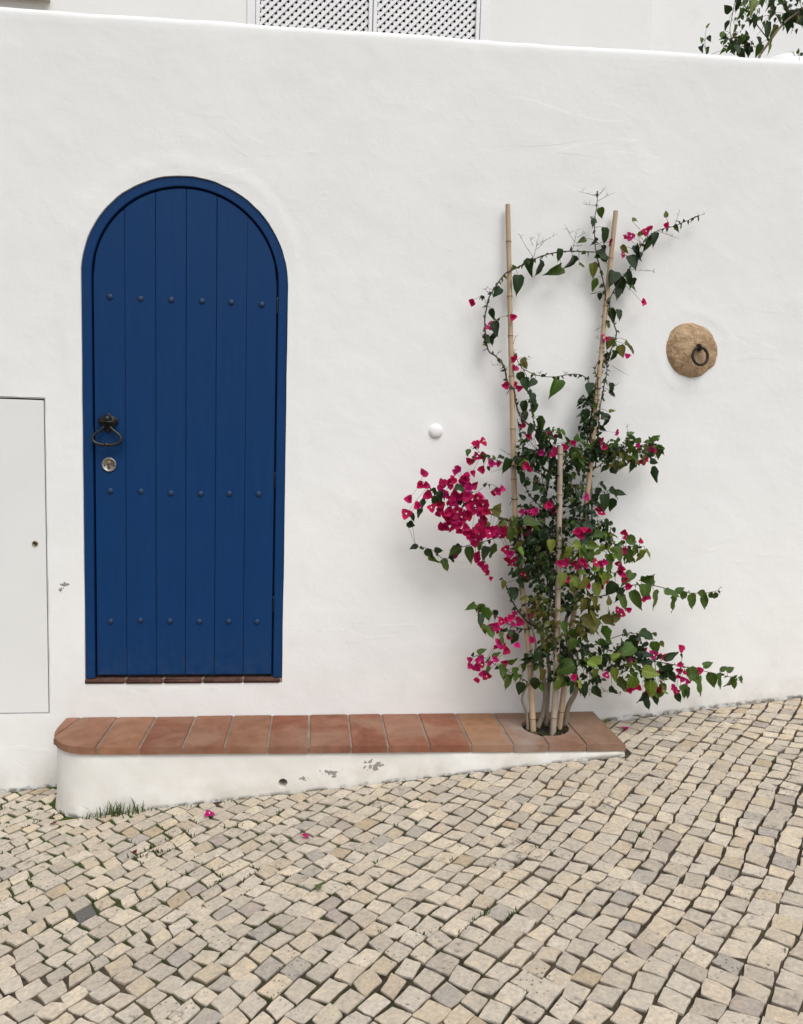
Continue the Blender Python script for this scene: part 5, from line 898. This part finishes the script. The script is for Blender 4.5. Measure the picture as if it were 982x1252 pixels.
# ================================================================== BAMBOO CANES
def cane(pts, r, mat, label, seed, top_z=None):
    rr_ = random.Random(seed)
    base = pts[-1]; t = thing('bamboo_cane', label, 'bamboo cane', 'canes supporting the bougainvillea', loc=base)
    P = catmull(pts, 10)[::-1]
    L = [0]
    for a, b in zip(P, P[1:]): L.append(L[-1] + (b - a).length)
    node_at = []; s = rr_.uniform(.06, .14)
    while s < L[-1] - .03: node_at.append(s); s += rr_.uniform(.17, .25)
    def at(s):
        for i in range(len(L) - 1):
            if L[i + 1] >= s: return P[i].lerp(P[i + 1], (s - L[i]) / max(1e-9, L[i + 1] - L[i]))
        return P[-1]
    k = 0; pts2 = []; R2 = []
    ss = sorted(set([L[-1] * i / 60 for i in range(61)] + [n + d for n in node_at for d in (-.012, -.005, 0, .005, .012) if 0 < n + d < L[-1]]))
    for s in ss:
        rad = r * (1.12 - .24 * s / L[-1])
        dn = min([abs(s - n) for n in node_at] + [1]); rad *= 1 + .10 * max(0, 1 - dn / .011)
        pts2.append(at(s)); R2.append(rad)
    bm = bmesh.new(); tube(bm, pts2, R2, 12); o = put(obj('culm', bm, mat), t, base)
    flat_mark(o, 60)
    for n in node_at:
        bm = bmesh.new(); a, b = at(n - .002), at(n + .003)
        rad = r * (1.12 - .24 * n / L[-1]) * 1.12
        tube(bm, [a, a.lerp(b, .5), b], [rad * .97, rad * 1.04, rad * .97], 12); put(obj('node_ring', bm, 'node'), t, base)
    return t, at, L[-1], base
c1, at1, l1, b1 = cane(CANES[0], .0122, 'cane', 'tallest bare bamboo cane, leftmost of those holding the bougainvillea', 1)
c2, at2, l2, b2 = cane(CANES[1], .0118, 'cane', 'leaning bamboo cane on the right, wrapped in vine stems', 4)
c3, at3, l3, b3 = cane(CANES[2], .0125, 'cane2', 'short weathered grey bamboo cane in the middle of the bougainvillea', 7)
for t_, at_, s_, base_ in ((c1, at1, 1.06, b1), (c1, at1, 1.55, b1), (c2, at2, 1.25, b2), (c2, at2, 1.55, b2), (c2, at2, .9, b2), (c3, at3, .85, b3)):
    p = at_(s_); bm = bmesh.new()
    tube(bm, [p + Vector((.0135 * math.cos(a), .0135 * math.sin(a), .004 * math.sin(a))) for a in [2 * math.pi * k / 16 for k in range(16)]], .0022, 6, closed=True)
    tube(bm, [p + Vector((-.010, -.010, 0)), p + Vector((-.018, -.016, -.012)), p + Vector((-.024, -.012, -.03))], .0014, 5)
    put(obj('tie', bm, 'iron'), t_, base_)

# ================================================================== BOUGAINVILLEA
lr = random.Random(21)
LC = dict(d=(.016, .035, .009), m=(.054, .098, .014), g=(.066, .132, .017), l=(.140, .185, .026), o=(.102, .100, .018), b=(.021, .042, .020))
def leaf_mesh(name, fold, curl, wid, wav):
    """heart shaped leaf, unit length along +Y, face along +Z"""
    rows = [(0.0, .0), (.05, .30), (.16, .47), (.32, .50), (.50, .42), (.68, .28), (.85, .12), (1.0, 0.0)]
    bm = bmesh.new(); L, C, R = [], [], []
    for i, (y, hw) in enumerate(rows):
        hw *= wid; z = -curl * y * y
        dip = -.05 if i == 1 else 0
        C.append(bm.verts.new((.03 * math.sin(y * 4) * wav, y, z)))
        if hw > 0:
            wv = wav * .05 * math.sin(y * 13)
            L.append(bm.verts.new((-hw, y + dip, z + hw * fold + wv))); R.append(bm.verts.new((hw, y + dip, z + hw * fold - wv)))
    bm.faces.new((C[0], C[1], L[0])); bm.faces.new((C[0], R[0], C[1]))
    for i in range(len(L) - 1):
        bm.faces.new((L[i], C[i + 1], C[i + 2], L[i + 1])); bm.faces.new((C[i + 1], R[i], R[i + 1], C[i + 2]))
    bm.faces.new((L[-1], C[-2], C[-1])); bm.faces.new((C[-2], R[-1], C[-1]))
    me = bpy.data.meshes.new(name); bm.to_mesh(me); bm.free()
    me.polygons.foreach_set('use_smooth', [True] * len(me.polygons))
    return me
LM = [leaf_mesh('leaf', .35, .25, .72, 1.0), leaf_mesh('leaf', .7, .45, .70, 1.6), leaf_mesh('leaf', .15, .18, .76, .8), leaf_mesh('leaf', 1.0, .6, .66, 1.4), leaf_mesh('leaf', .4, -.2, .68, 1.8), leaf_mesh('leaf', -.45, .35, .7, 1.5)]
def leaf_frame(pos, length, ang, tilt=None, rn=lr, flat=.65):
    a = math.radians(ang); ax = Vector((math.cos(a), 0, math.sin(a)))
    ax.y = rn.uniform(-.55, .25) if tilt is None else tilt
    ax.normalize()
    nrm = Vector((rn.gauss(0, flat), -1, rn.gauss(.45, .5)))
    nrm = (nrm - ax * nrm.dot(ax)).normalized(); side = ax.cross(nrm).normalized()
    m = Matrix.Identity(4); wx = rn.uniform(.68, 1.08)
    for i in range(3):
        m[i][0] = side[i] * length * wx; m[i][1] = ax[i] * length; m[i][2] = nrm[i] * length; m[i][3] = pos[i]
    return m
def jit(c, k=.22):
    f = lr.uniform(1 - k, 1 + k); return tuple(max(0, a * f * lr.uniform(.9, 1.1)) for a in c)

def plant(name, label, base, stems, twigs, leaves, clumps, flowers, nmax, grp=None):
    t = thing(name, label, 'bougainvillea' if name == 'bougainvillea' else 'shrub', loc=base)
    segs = []
    for pts, r0, r1 in stems:
        k = 6; P = catmull(pts, k); n = len(P)
        P = [p + Vector((.004 * noise.noise(p * 9), .004 * noise.noise(p * 9 + Vector((5, 0, 0))), 0)) for p in P]
        bm = bmesh.new(); tube(bm, P, [(r0 + (r1 - r0) * i / (n - 1)) * .001 * (1 + .12 * noise.noise(P[i] * 40)) for i in range(n)], 8 if r0 > 3 else 6)
        put(obj('stem', bm, 'bark' if r0 > 5 else 'twig'), t, base)
        segs += P
    bm = bmesh.new(); any_t = False
    def spike(a, b, r):
        mid = (a + b) / 2 + Vector((lr.uniform(-.004, .004), lr.uniform(-.004, .004), lr.uniform(-.004, .004)))
        tube(bm, [a, mid, b], [r, r * .7, r * .35], 5)
    for a, b in twigs:
        a, b = Vector(a), Vector(b); spike(a, b, .0011); any_t = True
        d = b - a
        for _ in range(lr.randint(2, 4)):
            p = a + d * lr.uniform(.3, .95)
            spike(p, p + Vector((lr.uniform(-.02, .02), lr.uniform(-.012, .012), lr.uniform(-.004, .022))), .0008)
    def nearest(p):
        return min(segs, key=lambda s: (s - p).length_squared)
    items = []
    for (x, y, z, L, an, ty) in leaves:
        p = Vector((x, y, z)); L *= .84; items.append((L, leaf_frame(p, L, an + lr.uniform(-14, 14)), jit(LC[ty]), p, 1))
    for (x, y, z, r, n, ty) in clumps:
        c = Vector((x, y, z)); s = nearest(c)
        hub = c + Vector((lr.uniform(-.4, .4) * r, lr.uniform(.0, .4) * r, lr.uniform(-.4, .4) * r))
        tube(bm, [s, s.lerp(hub, .5) + Vector((0, lr.uniform(-.01, .01), lr.uniform(-.012, .012))), hub], [.0022, .0016, .001], 5); any_t = True
        for _ in range(int(n * 4.2)):
            while True:
                v = Vector((lr.uniform(-1, 1), lr.uniform(-1, 1), lr.uniform(-1, 1)))
                if v.length < 1: break
            p = c + Vector((v.x * r, v.y * r * 1.1, v.z * r)) * 1.05
            L = lr.uniform(.018, .040)
            an = math.degrees(math.atan2(v.z - .75, v.x)) + lr.uniform(-35, 35)
            tt = ty if lr.random() < .78 else lr.choice('dmmob')
            items.append((L, leaf_frame(p, L, an, rn=lr, flat=.95), jit(LC[tt]), p, 0))
            if lr.random() < .5: tube(bm, [hub, p], [.0010, .0007], 4)
    for it in items:
        if it[4]:
            s = nearest(it[3])
            if .004 < (s - it[3]).length < .16: tube(bm, [s, s.lerp(it[3], .5) + Vector((0, 0, .004)), it[3]], [.0012, .0010, .0008], 4); any_t = True
    # small young leaves along the thin shoots
    for pts, r0, r1 in stems:
        if r0 > 6 or name != 'bougainvillea': continue
        P = catmull(pts, 8)
        for a, b in zip(P, P[1:]):
            if lr.random() < min(.9, (b - a).length / .020):
                q = a.lerp(b, lr.random()); L = lr.uniform(.010, .026)
                an = lr.uniform(-160, -20) if lr.random() < .7 else lr.uniform(0, 180)
                items.append((L, leaf_frame(q, L, an, rn=lr, flat=.95), jit(LC[lr.choice('dddmmo')]), q, 0))
    items.sort(key=lambda q: (-q[4], -q[0]))
    fol_v, fol_f, fol_c = [], [], []
    for i, (L, mtx, col, p, own) in enumerate(items):
        me = LM[lr.randrange(len(LM))]
        if i < nmax:
            o = link('leaf', me, 'leaf'); o.parent = t
            mm = mtx.copy(); mm.translation -= Vector(base); o.matrix_local = mm; o.color = (*col, 1)
        else:
            b0 = len(fol_v)
            fol_v += [tuple(mtx @ v.co - Vector(base)) for v in me.vertices]
            for f in me.polygons:
                fol_f.append([b0 + k for k in f.vertices]); fol_c += [(*col, 1)] * len(f.vertices)
    if fol_v:
        me = bpy.data.meshes.new('foliage'); me.from_pydata(fol_v, [], fol_f)
        ca = me.color_attributes.new('tint', 'FLOAT_COLOR', 'CORNER')
        for d, c in zip(ca.data, fol_c): d.color = c
        o = link('foliage', me, 'leafs', t); o['kind'] = 'stuff'
    for p in flowers:
        p = Vector(p); s = nearest(p)
        p0 = p
        for rep in range(3 if 1.52 < p.x < 1.80 and .70 < p.z < .95 and p.y < -.2 else 1):
            if rep: p = p0 + Vector((lr.uniform(-.021, .021), lr.uniform(-.03, .02), lr.uniform(-.021, .021)))
            o = link('flower', FM[lr.randrange(len(FM))], None); o.parent = t
            out = Vector((lr.uniform(-.9, .9), -1, lr.uniform(-.7, .7))).normalized()
            q = out.to_track_quat('Z', 'Y').to_matrix().to_4x4() @ Matrix.Rotation(lr.uniform(0, 6.28), 4, 'Z')
            sc = lr.uniform(.020, .029) if p.x < 1.75 and p.z > .6 else lr.uniform(.017, .025)
            mm = Matrix.Translation(p - Vector(base)) @ q @ Matrix.Diagonal((sc, sc, sc, 1)); o.matrix_local = mm
            k = lr.random(); col = (.52, .010, .115) if k < .6 else ((.40, .008, .060) if k < .82 else (.62, .022, .21))
            o.color = (*jit(col, .18), 1)
        if (s - p).length < .25: tube(bm, [s, s.lerp(p, .5) + Vector((0, 0, .006)), p + Vector((0, .004, 0))], [.0010, .0008, .0007], 4); any_t = True
    if any_t: put(obj('twigs', bm, 'twig'), t, base)['kind'] = 'stuff'
    else: bm.free()
    return t

def flower_mesh(flare, seed):
    r = random.Random(seed); bm = bmesh.new()
    for k in range(3):
        a = 2 * math.pi * k / 3 + r.uniform(-.2, .2); fl_ = flare + r.uniform(-.25, .25); wv = r.uniform(-.1, .1)
        rows = [(0, .10), (.3, .50), (.62, .56), (.9, .34), (1.12, 0)]
        rad = Vector((math.cos(a), math.sin(a), 0)); tan = Vector((-math.sin(a), math.cos(a), 0))
        Ls, Cs, Rs = [], [], []
        for y, hw in rows:
            bend = fl_ + .35 * (y - .5)
            c = rad * (y * math.sin(bend)) + Vector((0, 0, 1)) * (y * math.cos(bend) - .25)
            up = rad * -math.cos(bend) + Vector((0, 0, math.sin(bend)))
            Cs.append(bm.verts.new(c))
            if hw:
                Ls.append(bm.verts.new(c - tan * hw + up * (hw * .35 + wv))); Rs.append(bm.verts.new(c + tan * hw + up * (hw * .35 - wv)))
        for i in range(3):
            bm.faces.new((Ls[i], Cs[i], Cs[i + 1], Ls[i + 1])); bm.faces.new((Cs[i], Rs[i], Rs[i + 1], Cs[i + 1]))
        bm.faces.new((Ls[3], Cs[3], Cs[4])); bm.faces.new((Cs[3], Rs[3], Cs[4]))
    # tiny cream flower in the middle
    if seed % 3 == 0:
        tube(bm, [Vector((0, 0, -.2)), Vector((0, 0, .35))], [.05, .07], 5, mi=1)
        c0 = bm.verts.new((0, 0, .36)); rim_ = [bm.verts.new((.17 * math.cos(2 * math.pi * k / 10) * (1 if k % 2 else .6), .17 * math.sin(2 * math.pi * k / 10) * (1 if k % 2 else .6), .42)) for k in range(10)]
        for k in range(10): bm.faces.new((c0, rim_[k], rim_[(k + 1) % 10])).material_index = 1
    me = bpy.data.meshes.new('flower'); bm.to_mesh(me); bm.free()
    me.materials.append(M['bract']); me.materials.append(M['cream'])
    me.polygons.foreach_set('use_smooth', [True] * len(me.polygons)); return me
FM = [flower_mesh(f, s) for f, s in ((.65, 1), (.95, 3), (.5, 2), (1.15, 4), (.8, 5), (.75, 7))]
bg_ = plant('bougainvillea', 'tall bougainvillea with magenta flowers climbing canes against the white wall', (HC.x, HC.y, BZ - .015), STEMS, TWIGS, LEAVES, CLUMPS, FLOWERS, 300)
sh_ = plant('terrace_shrub', 'leafy green shrub showing above the wall top at upper right', (3.2, .75, 2.3),
            SHRUB_STEMS + [([(3.15, .75, 2.3), (3.16, .75, 2.6), tuple(SHRUB_STEMS[0][0][0])], 12, 8)] + [([tuple(s[0][0][:2]) + (2.3,), tuple(s[0][0])], 4, 3) for s in SHRUB_STEMS[2:4]], [], SHRUB_LEAVES, SHRUB_CLUMPS, [], 300)

# ================================================================== HOUSE BEHIND
bm = bmesh.new(); box(bm, -9, 11, .27, 6, 1.9, 2.3); te = obj('terrace', bm, 'terrace', smooth=False); te['kind'] = 'structure'
hs_ = thing('white_house', 'white house facade rising behind the street wall', 'house', loc=(1, 3, 2.3))
HB = (1, 3, 2.3)
def hp(name, bm, mat, parent=None, smooth=False):
    o = obj(name, bm, mat, None, smooth)
    return put(o, hs_, HB) if parent is None else setattr(o, 'parent', parent) or o
WX0, WX1, WZ0, WZ1 = .44, 2.205, 3.35, 4.95
bm = bmesh.new()
for a in ((-9, WX0, 2.5, 2.9, 2.3, 6.0), (WX1, 3.476, 2.5, 2.9, 2.3, 6.0), (WX0, WX1, 2.5, 2.9, 2.3, WZ0), (WX0, WX1, 2.5, 2.9, WZ1, 6.0), (3.476, 11, 2.66, 3.0, 2.3, 6.0)): box(bm, *a)
hp('facade', bm, 'house')
bm = bmesh.new(); box(bm, WX0 - .5, WX1 + .5, 2.95, 3.0, WZ0 - .2, WZ1 + .2); hp('dark_room', bm, 'dark')
wn = bmesh.new()
for a in ((WX0 + .001, WX0 + .06, 2.485, 2.56, WZ0 + .001, WZ1 - .001), (WX1 - .058, WX1 - .001, 2.485, 2.56, WZ0 + .001, WZ1 - .001), (WX0 + .061, WX1 - .059, 2.487, 2.56, WZ0 + .001, WZ0 + .06), (WX0 + .061, WX1 - .059, 2.487, 2.56, WZ1 - .06, WZ1 - .001)): box(wn, *a, .004, 1)
hp('window_frame', wn, 'white')
for k, (a, b) in enumerate(((WX0 + .063, 1.345), (1.351, WX1 - .061))):
    bm = bmesh.new(); zz0, zz1 = WZ0 + .063, WZ1 - .063
    for r_ in ((a, a + .028, 2.49, 2.535, zz0, zz1), (b - .028, b, 2.49, 2.535, zz0, zz1), (a + .0285, b - .0285, 2.492, 2.533, zz0, zz0 + .04), (a + .0285, b - .0285, 2.492, 2.533, zz1 - .04, zz1)): box(bm, *r_, .003, 1)
    sh = hp('shutter', bm, 'white')
    bm = bmesh.new(); ax0, ax1, az0, az1 = a + .028, b - .028, zz0 + .04, zz1 - .04
    pitch = .058; wd = .011
    for sgn, yy in ((1, 2.512), (-1, 2.521)):
        c = -3.0
        while c < 3.2:
            # line x*sgn... z - az0 = sgn*(x - ax0) + c clipped to the panel
            pts = []
            for x in (ax0, ax1):
                z = az0 + sgn * (x - ax0) + c
                if az0 <= z <= az1: pts.append((x, z))
            for z in (az0, az1):
                x = ax0 + sgn * (z - az0 - c)
                if ax0 < x < ax1: pts.append((x, z))
            if len(pts) >= 2:
                (xa, za), (xb, zb) = pts[0], pts[1]; d = Vector((xb - xa, zb - za))
                if d.length > .02:
                    d.normalize(); nn = Vector((-d.y, d.x)) * wd
                    q = [(xa + nn.x, za + nn.y), (xb + nn.x, zb + nn.y), (xb - nn.x, zb - nn.y), (xa - nn.x, za - nn.y)]
                    F_ = [bm.verts.new((x, yy, z)) for x, z in q]; Bk = [bm.verts.new((x, yy + .008, z)) for x, z in q]
                    bm.faces.new(F_); bm.faces.new(Bk[::-1])
                    for i in range(4): bm.faces.new((F_[i], Bk[i], Bk[(i + 1) % 4], F_[(i + 1) % 4]))
            c += pitch
    bmesh.ops.recalc_face_normals(bm, faces=bm.faces)
    la = obj('lattice', bm, 'white', sh, False); la['kind'] = 'stuff'
bm = bmesh.new(); bx_ = [(3.46 + .30 * (1 - math.cos(math.pi / 2 * k / 10)), 3.15 + .28 * math.sin(math.pi / 2 * k / 10)) for k in range(11)]
prism_y(bm, [(3.46, 2.3)] + [(a, b) for a, b in bx_] + [(7.0, 3.48), (7.0, 2.3)], 1.05, 1.35, .02, 3)
pp_ = obj('parapet', bm, 'house'); tag(pp_, 'pale rounded plaster parapet behind the shrub at top right', 'parapet')
bm = bmesh.new(); box(bm, -2.4, -.915, 2.40, 2.499, 4.063, 4.12, .004, 1); hp('stone_sill', bm, 'sill')

# ================================================================== SMALL THINGS ON THE PAVEMENT
PL = ['magenta petals fallen on the cobbles below the left part of the bench', 'single magenta petal lying on the open cobbles left of centre', 'magenta flower fallen beside the right end of the tiled bench', 'dried dark red petal on the cobbles at the far left by the wall', 'tiny reddish petal among weeds left of the drain hole']
for k, (x, y) in enumerate(PETALS):
    s_ = (.022, .017, .026, .014, .010)[k]
    me = FM[(k * 2 + 1) % len(FM)].copy()
    for v in me.vertices: v.co *= s_; v.co.z *= .55
    o = link('fallen_petal', me, None); o.location = (x, y, zgn(x, y) + s_ * .35 + .003); o.rotation_euler = (.2, .15, k * 1.3)
    o.color = (.55, .02, .20, 1) if k < 3 else (.16, .01, .03, 1)
    tag(o, PL[k], 'petal', 'petals fallen on the pavement')
LF = ['small dark green leaf lying on the cobbles at the right wall foot', 'green seedling leaf at the wall foot beside the right bench end', 'small green leaf on the cobbles in the lower middle']
for k, (x, y) in enumerate(LEAF_FALL):
    me = LM[k].copy()
    for v in me.vertices: v.co *= .04
    o = link('fallen_leaf', me, 'leaf'); y = min(y, -.03)
    o.location = (x, y, zgn(x, y) + .012); o.rotation_euler = (.3, .2, 1.2 + k); o.color = (*((.03, .05, .02), (.08, .10, .02), (.05, .085, .02))[k], 1)
    tag(o, LF[k], 'leaf', 'loose leaves on the pavement')
gr = random.Random(9)
def blades(bm, lay, x, y, n, h, spread, lean=(0, 0), col=(.075, .115, .03)):
    for _ in range(n):
        bx, by = x + gr.gauss(0, spread), y + gr.gauss(0, spread * .35)
        z = zgn(bx, by) - .012; hh = h * gr.uniform(.45, 1.1); a = gr.uniform(0, 6.28); l = gr.uniform(.15, .75) * hh
        dx, dy = math.cos(a) * l + lean[0] * hh, math.sin(a) * l * .6 + lean[1] * hh; w_ = gr.uniform(.0016, .0032)
        sx, sy = -math.sin(a) * w_, math.cos(a) * w_
        if abs(sx) < .001: sx = .0015
        p = [(bx - sx, by - sy, z), (bx + sx, by + sy, z), (bx + dx * .45 + sx * .8, by + dy * .45 + sy * .8, z + hh * .65), (bx + dx * .45 - sx * .8, by + dy * .45 - sy * .8, z + hh * .65), (bx + dx, by + dy, z + hh)]
        v = [bm.verts.new(q) for q in p]
        k = gr.uniform(.6, 1.3); c = (col[0] * k, col[1] * k, col[2] * k, 1)
        for f in (bm.faces.new((v[0], v[1], v[2], v[3])), bm.faces.new((v[3], v[2], v[4]))):
            for lp in f.loops: lp[lay] = c
bm = bmesh.new(); lay = bm.loops.layers.float_color.new('tint')
for (x, n, h, sp) in ((.10, 8, .045, .03), (.20, 45, .075, .045), (.28, 30, .07, .03), (.37, 10, .04, .03), (.50, 6, .035, .02), (.66, 12, .03, .025)):
    blades(bm, lay, x, BENCH_Y(x) - .022, n, h, sp, (0, -.15))
o = obj('grass_tuft', bm, 'grass'); o['kind'] = 'stuff'; tag(o, 'tufts of green grass growing along the foot of the white bench', 'grass')
bm = bmesh.new(); lay = bm.loops.layers.float_color.new('tint')
for q in keep:
    cx = sum(p[0] for p in q) / len(q); cy = sum(p[1] for p in q) / len(q)
    if not (-.8 < cx < 3.6 and cy > -1.7): continue
    k = noise.noise(Vector((cx * 2.6, cy * 2.6, 4))) + .3 * noise.noise(Vector((cx * 8, cy * 8, 1))) + (.75 - cx) * .30 - abs(cy + .6) * .28
    if k < .10 and gr.random() > .05: continue
    i = gr.randrange(len(q)); a_, b_ = q[i - 1], q[i]
    for f in ((.2, .5, .8) if k > .25 else (.9,)):
        x = a_[0] + (b_[0] - a_[0]) * f; y = a_[1] + (b_[1] - a_[1]) * f
        x += (x - cx) * .12; y += (y - cy) * .12
        blades(bm, lay, x, y, gr.randint(3, 8), gr.uniform(.016, .026), .005, (0, 0), gr.choice([(.04, .07, .016), (.065, .11, .024), (.06, .075, .024)]))
for (x, y, n) in ((.459, -.712, 26), (.40, -.74, 14), (.70, -.60, 12)): blades(bm, lay, x, y, n, .03, .018, (0, 0), (.04, .065, .02))
o = obj('joint_weeds', bm, 'grass'); o['kind'] = 'stuff'; tag(o, 'tiny weeds and moss sprouting in the joints between cobbles', 'weeds')
# bits of mulch and ivy in the planting hole
bm = bmesh.new(); lay = bm.loops.layers.float_color.new('tint')
for _ in range(170):
    a = gr.uniform(0, 6.28); r = HR * math.sqrt(gr.random()) * .95; x = HC.x + r * math.cos(a); y = HC.y + r * math.sin(a); z = BZ - .014 + gr.uniform(-.006, .012)
    L = gr.uniform(.006, .016); b = gr.uniform(0, 6.28); t_ = gr.uniform(-.5, .8)
    c = gr.choice([(.035, .05, .014), (.05, .07, .02), (.06, .04, .02), (.11, .08, .04), (.02, .03, .01)])
    v = [bm.verts.new((x + L * q * math.cos(b) - s * L * .4 * math.sin(b), y + L * q * math.sin(b) + s * L * .4 * math.cos(b), z + q * L * t_)) for q, s in ((-1, 0), (0, -1), (1, 0), (0, 1))]
    for lp in bm.faces.new(v).loops: lp[lay] = (*c, 1)
o = put(obj('leaf_litter', bm, 'grass'), bench, BB); o['kind'] = 'stuff'
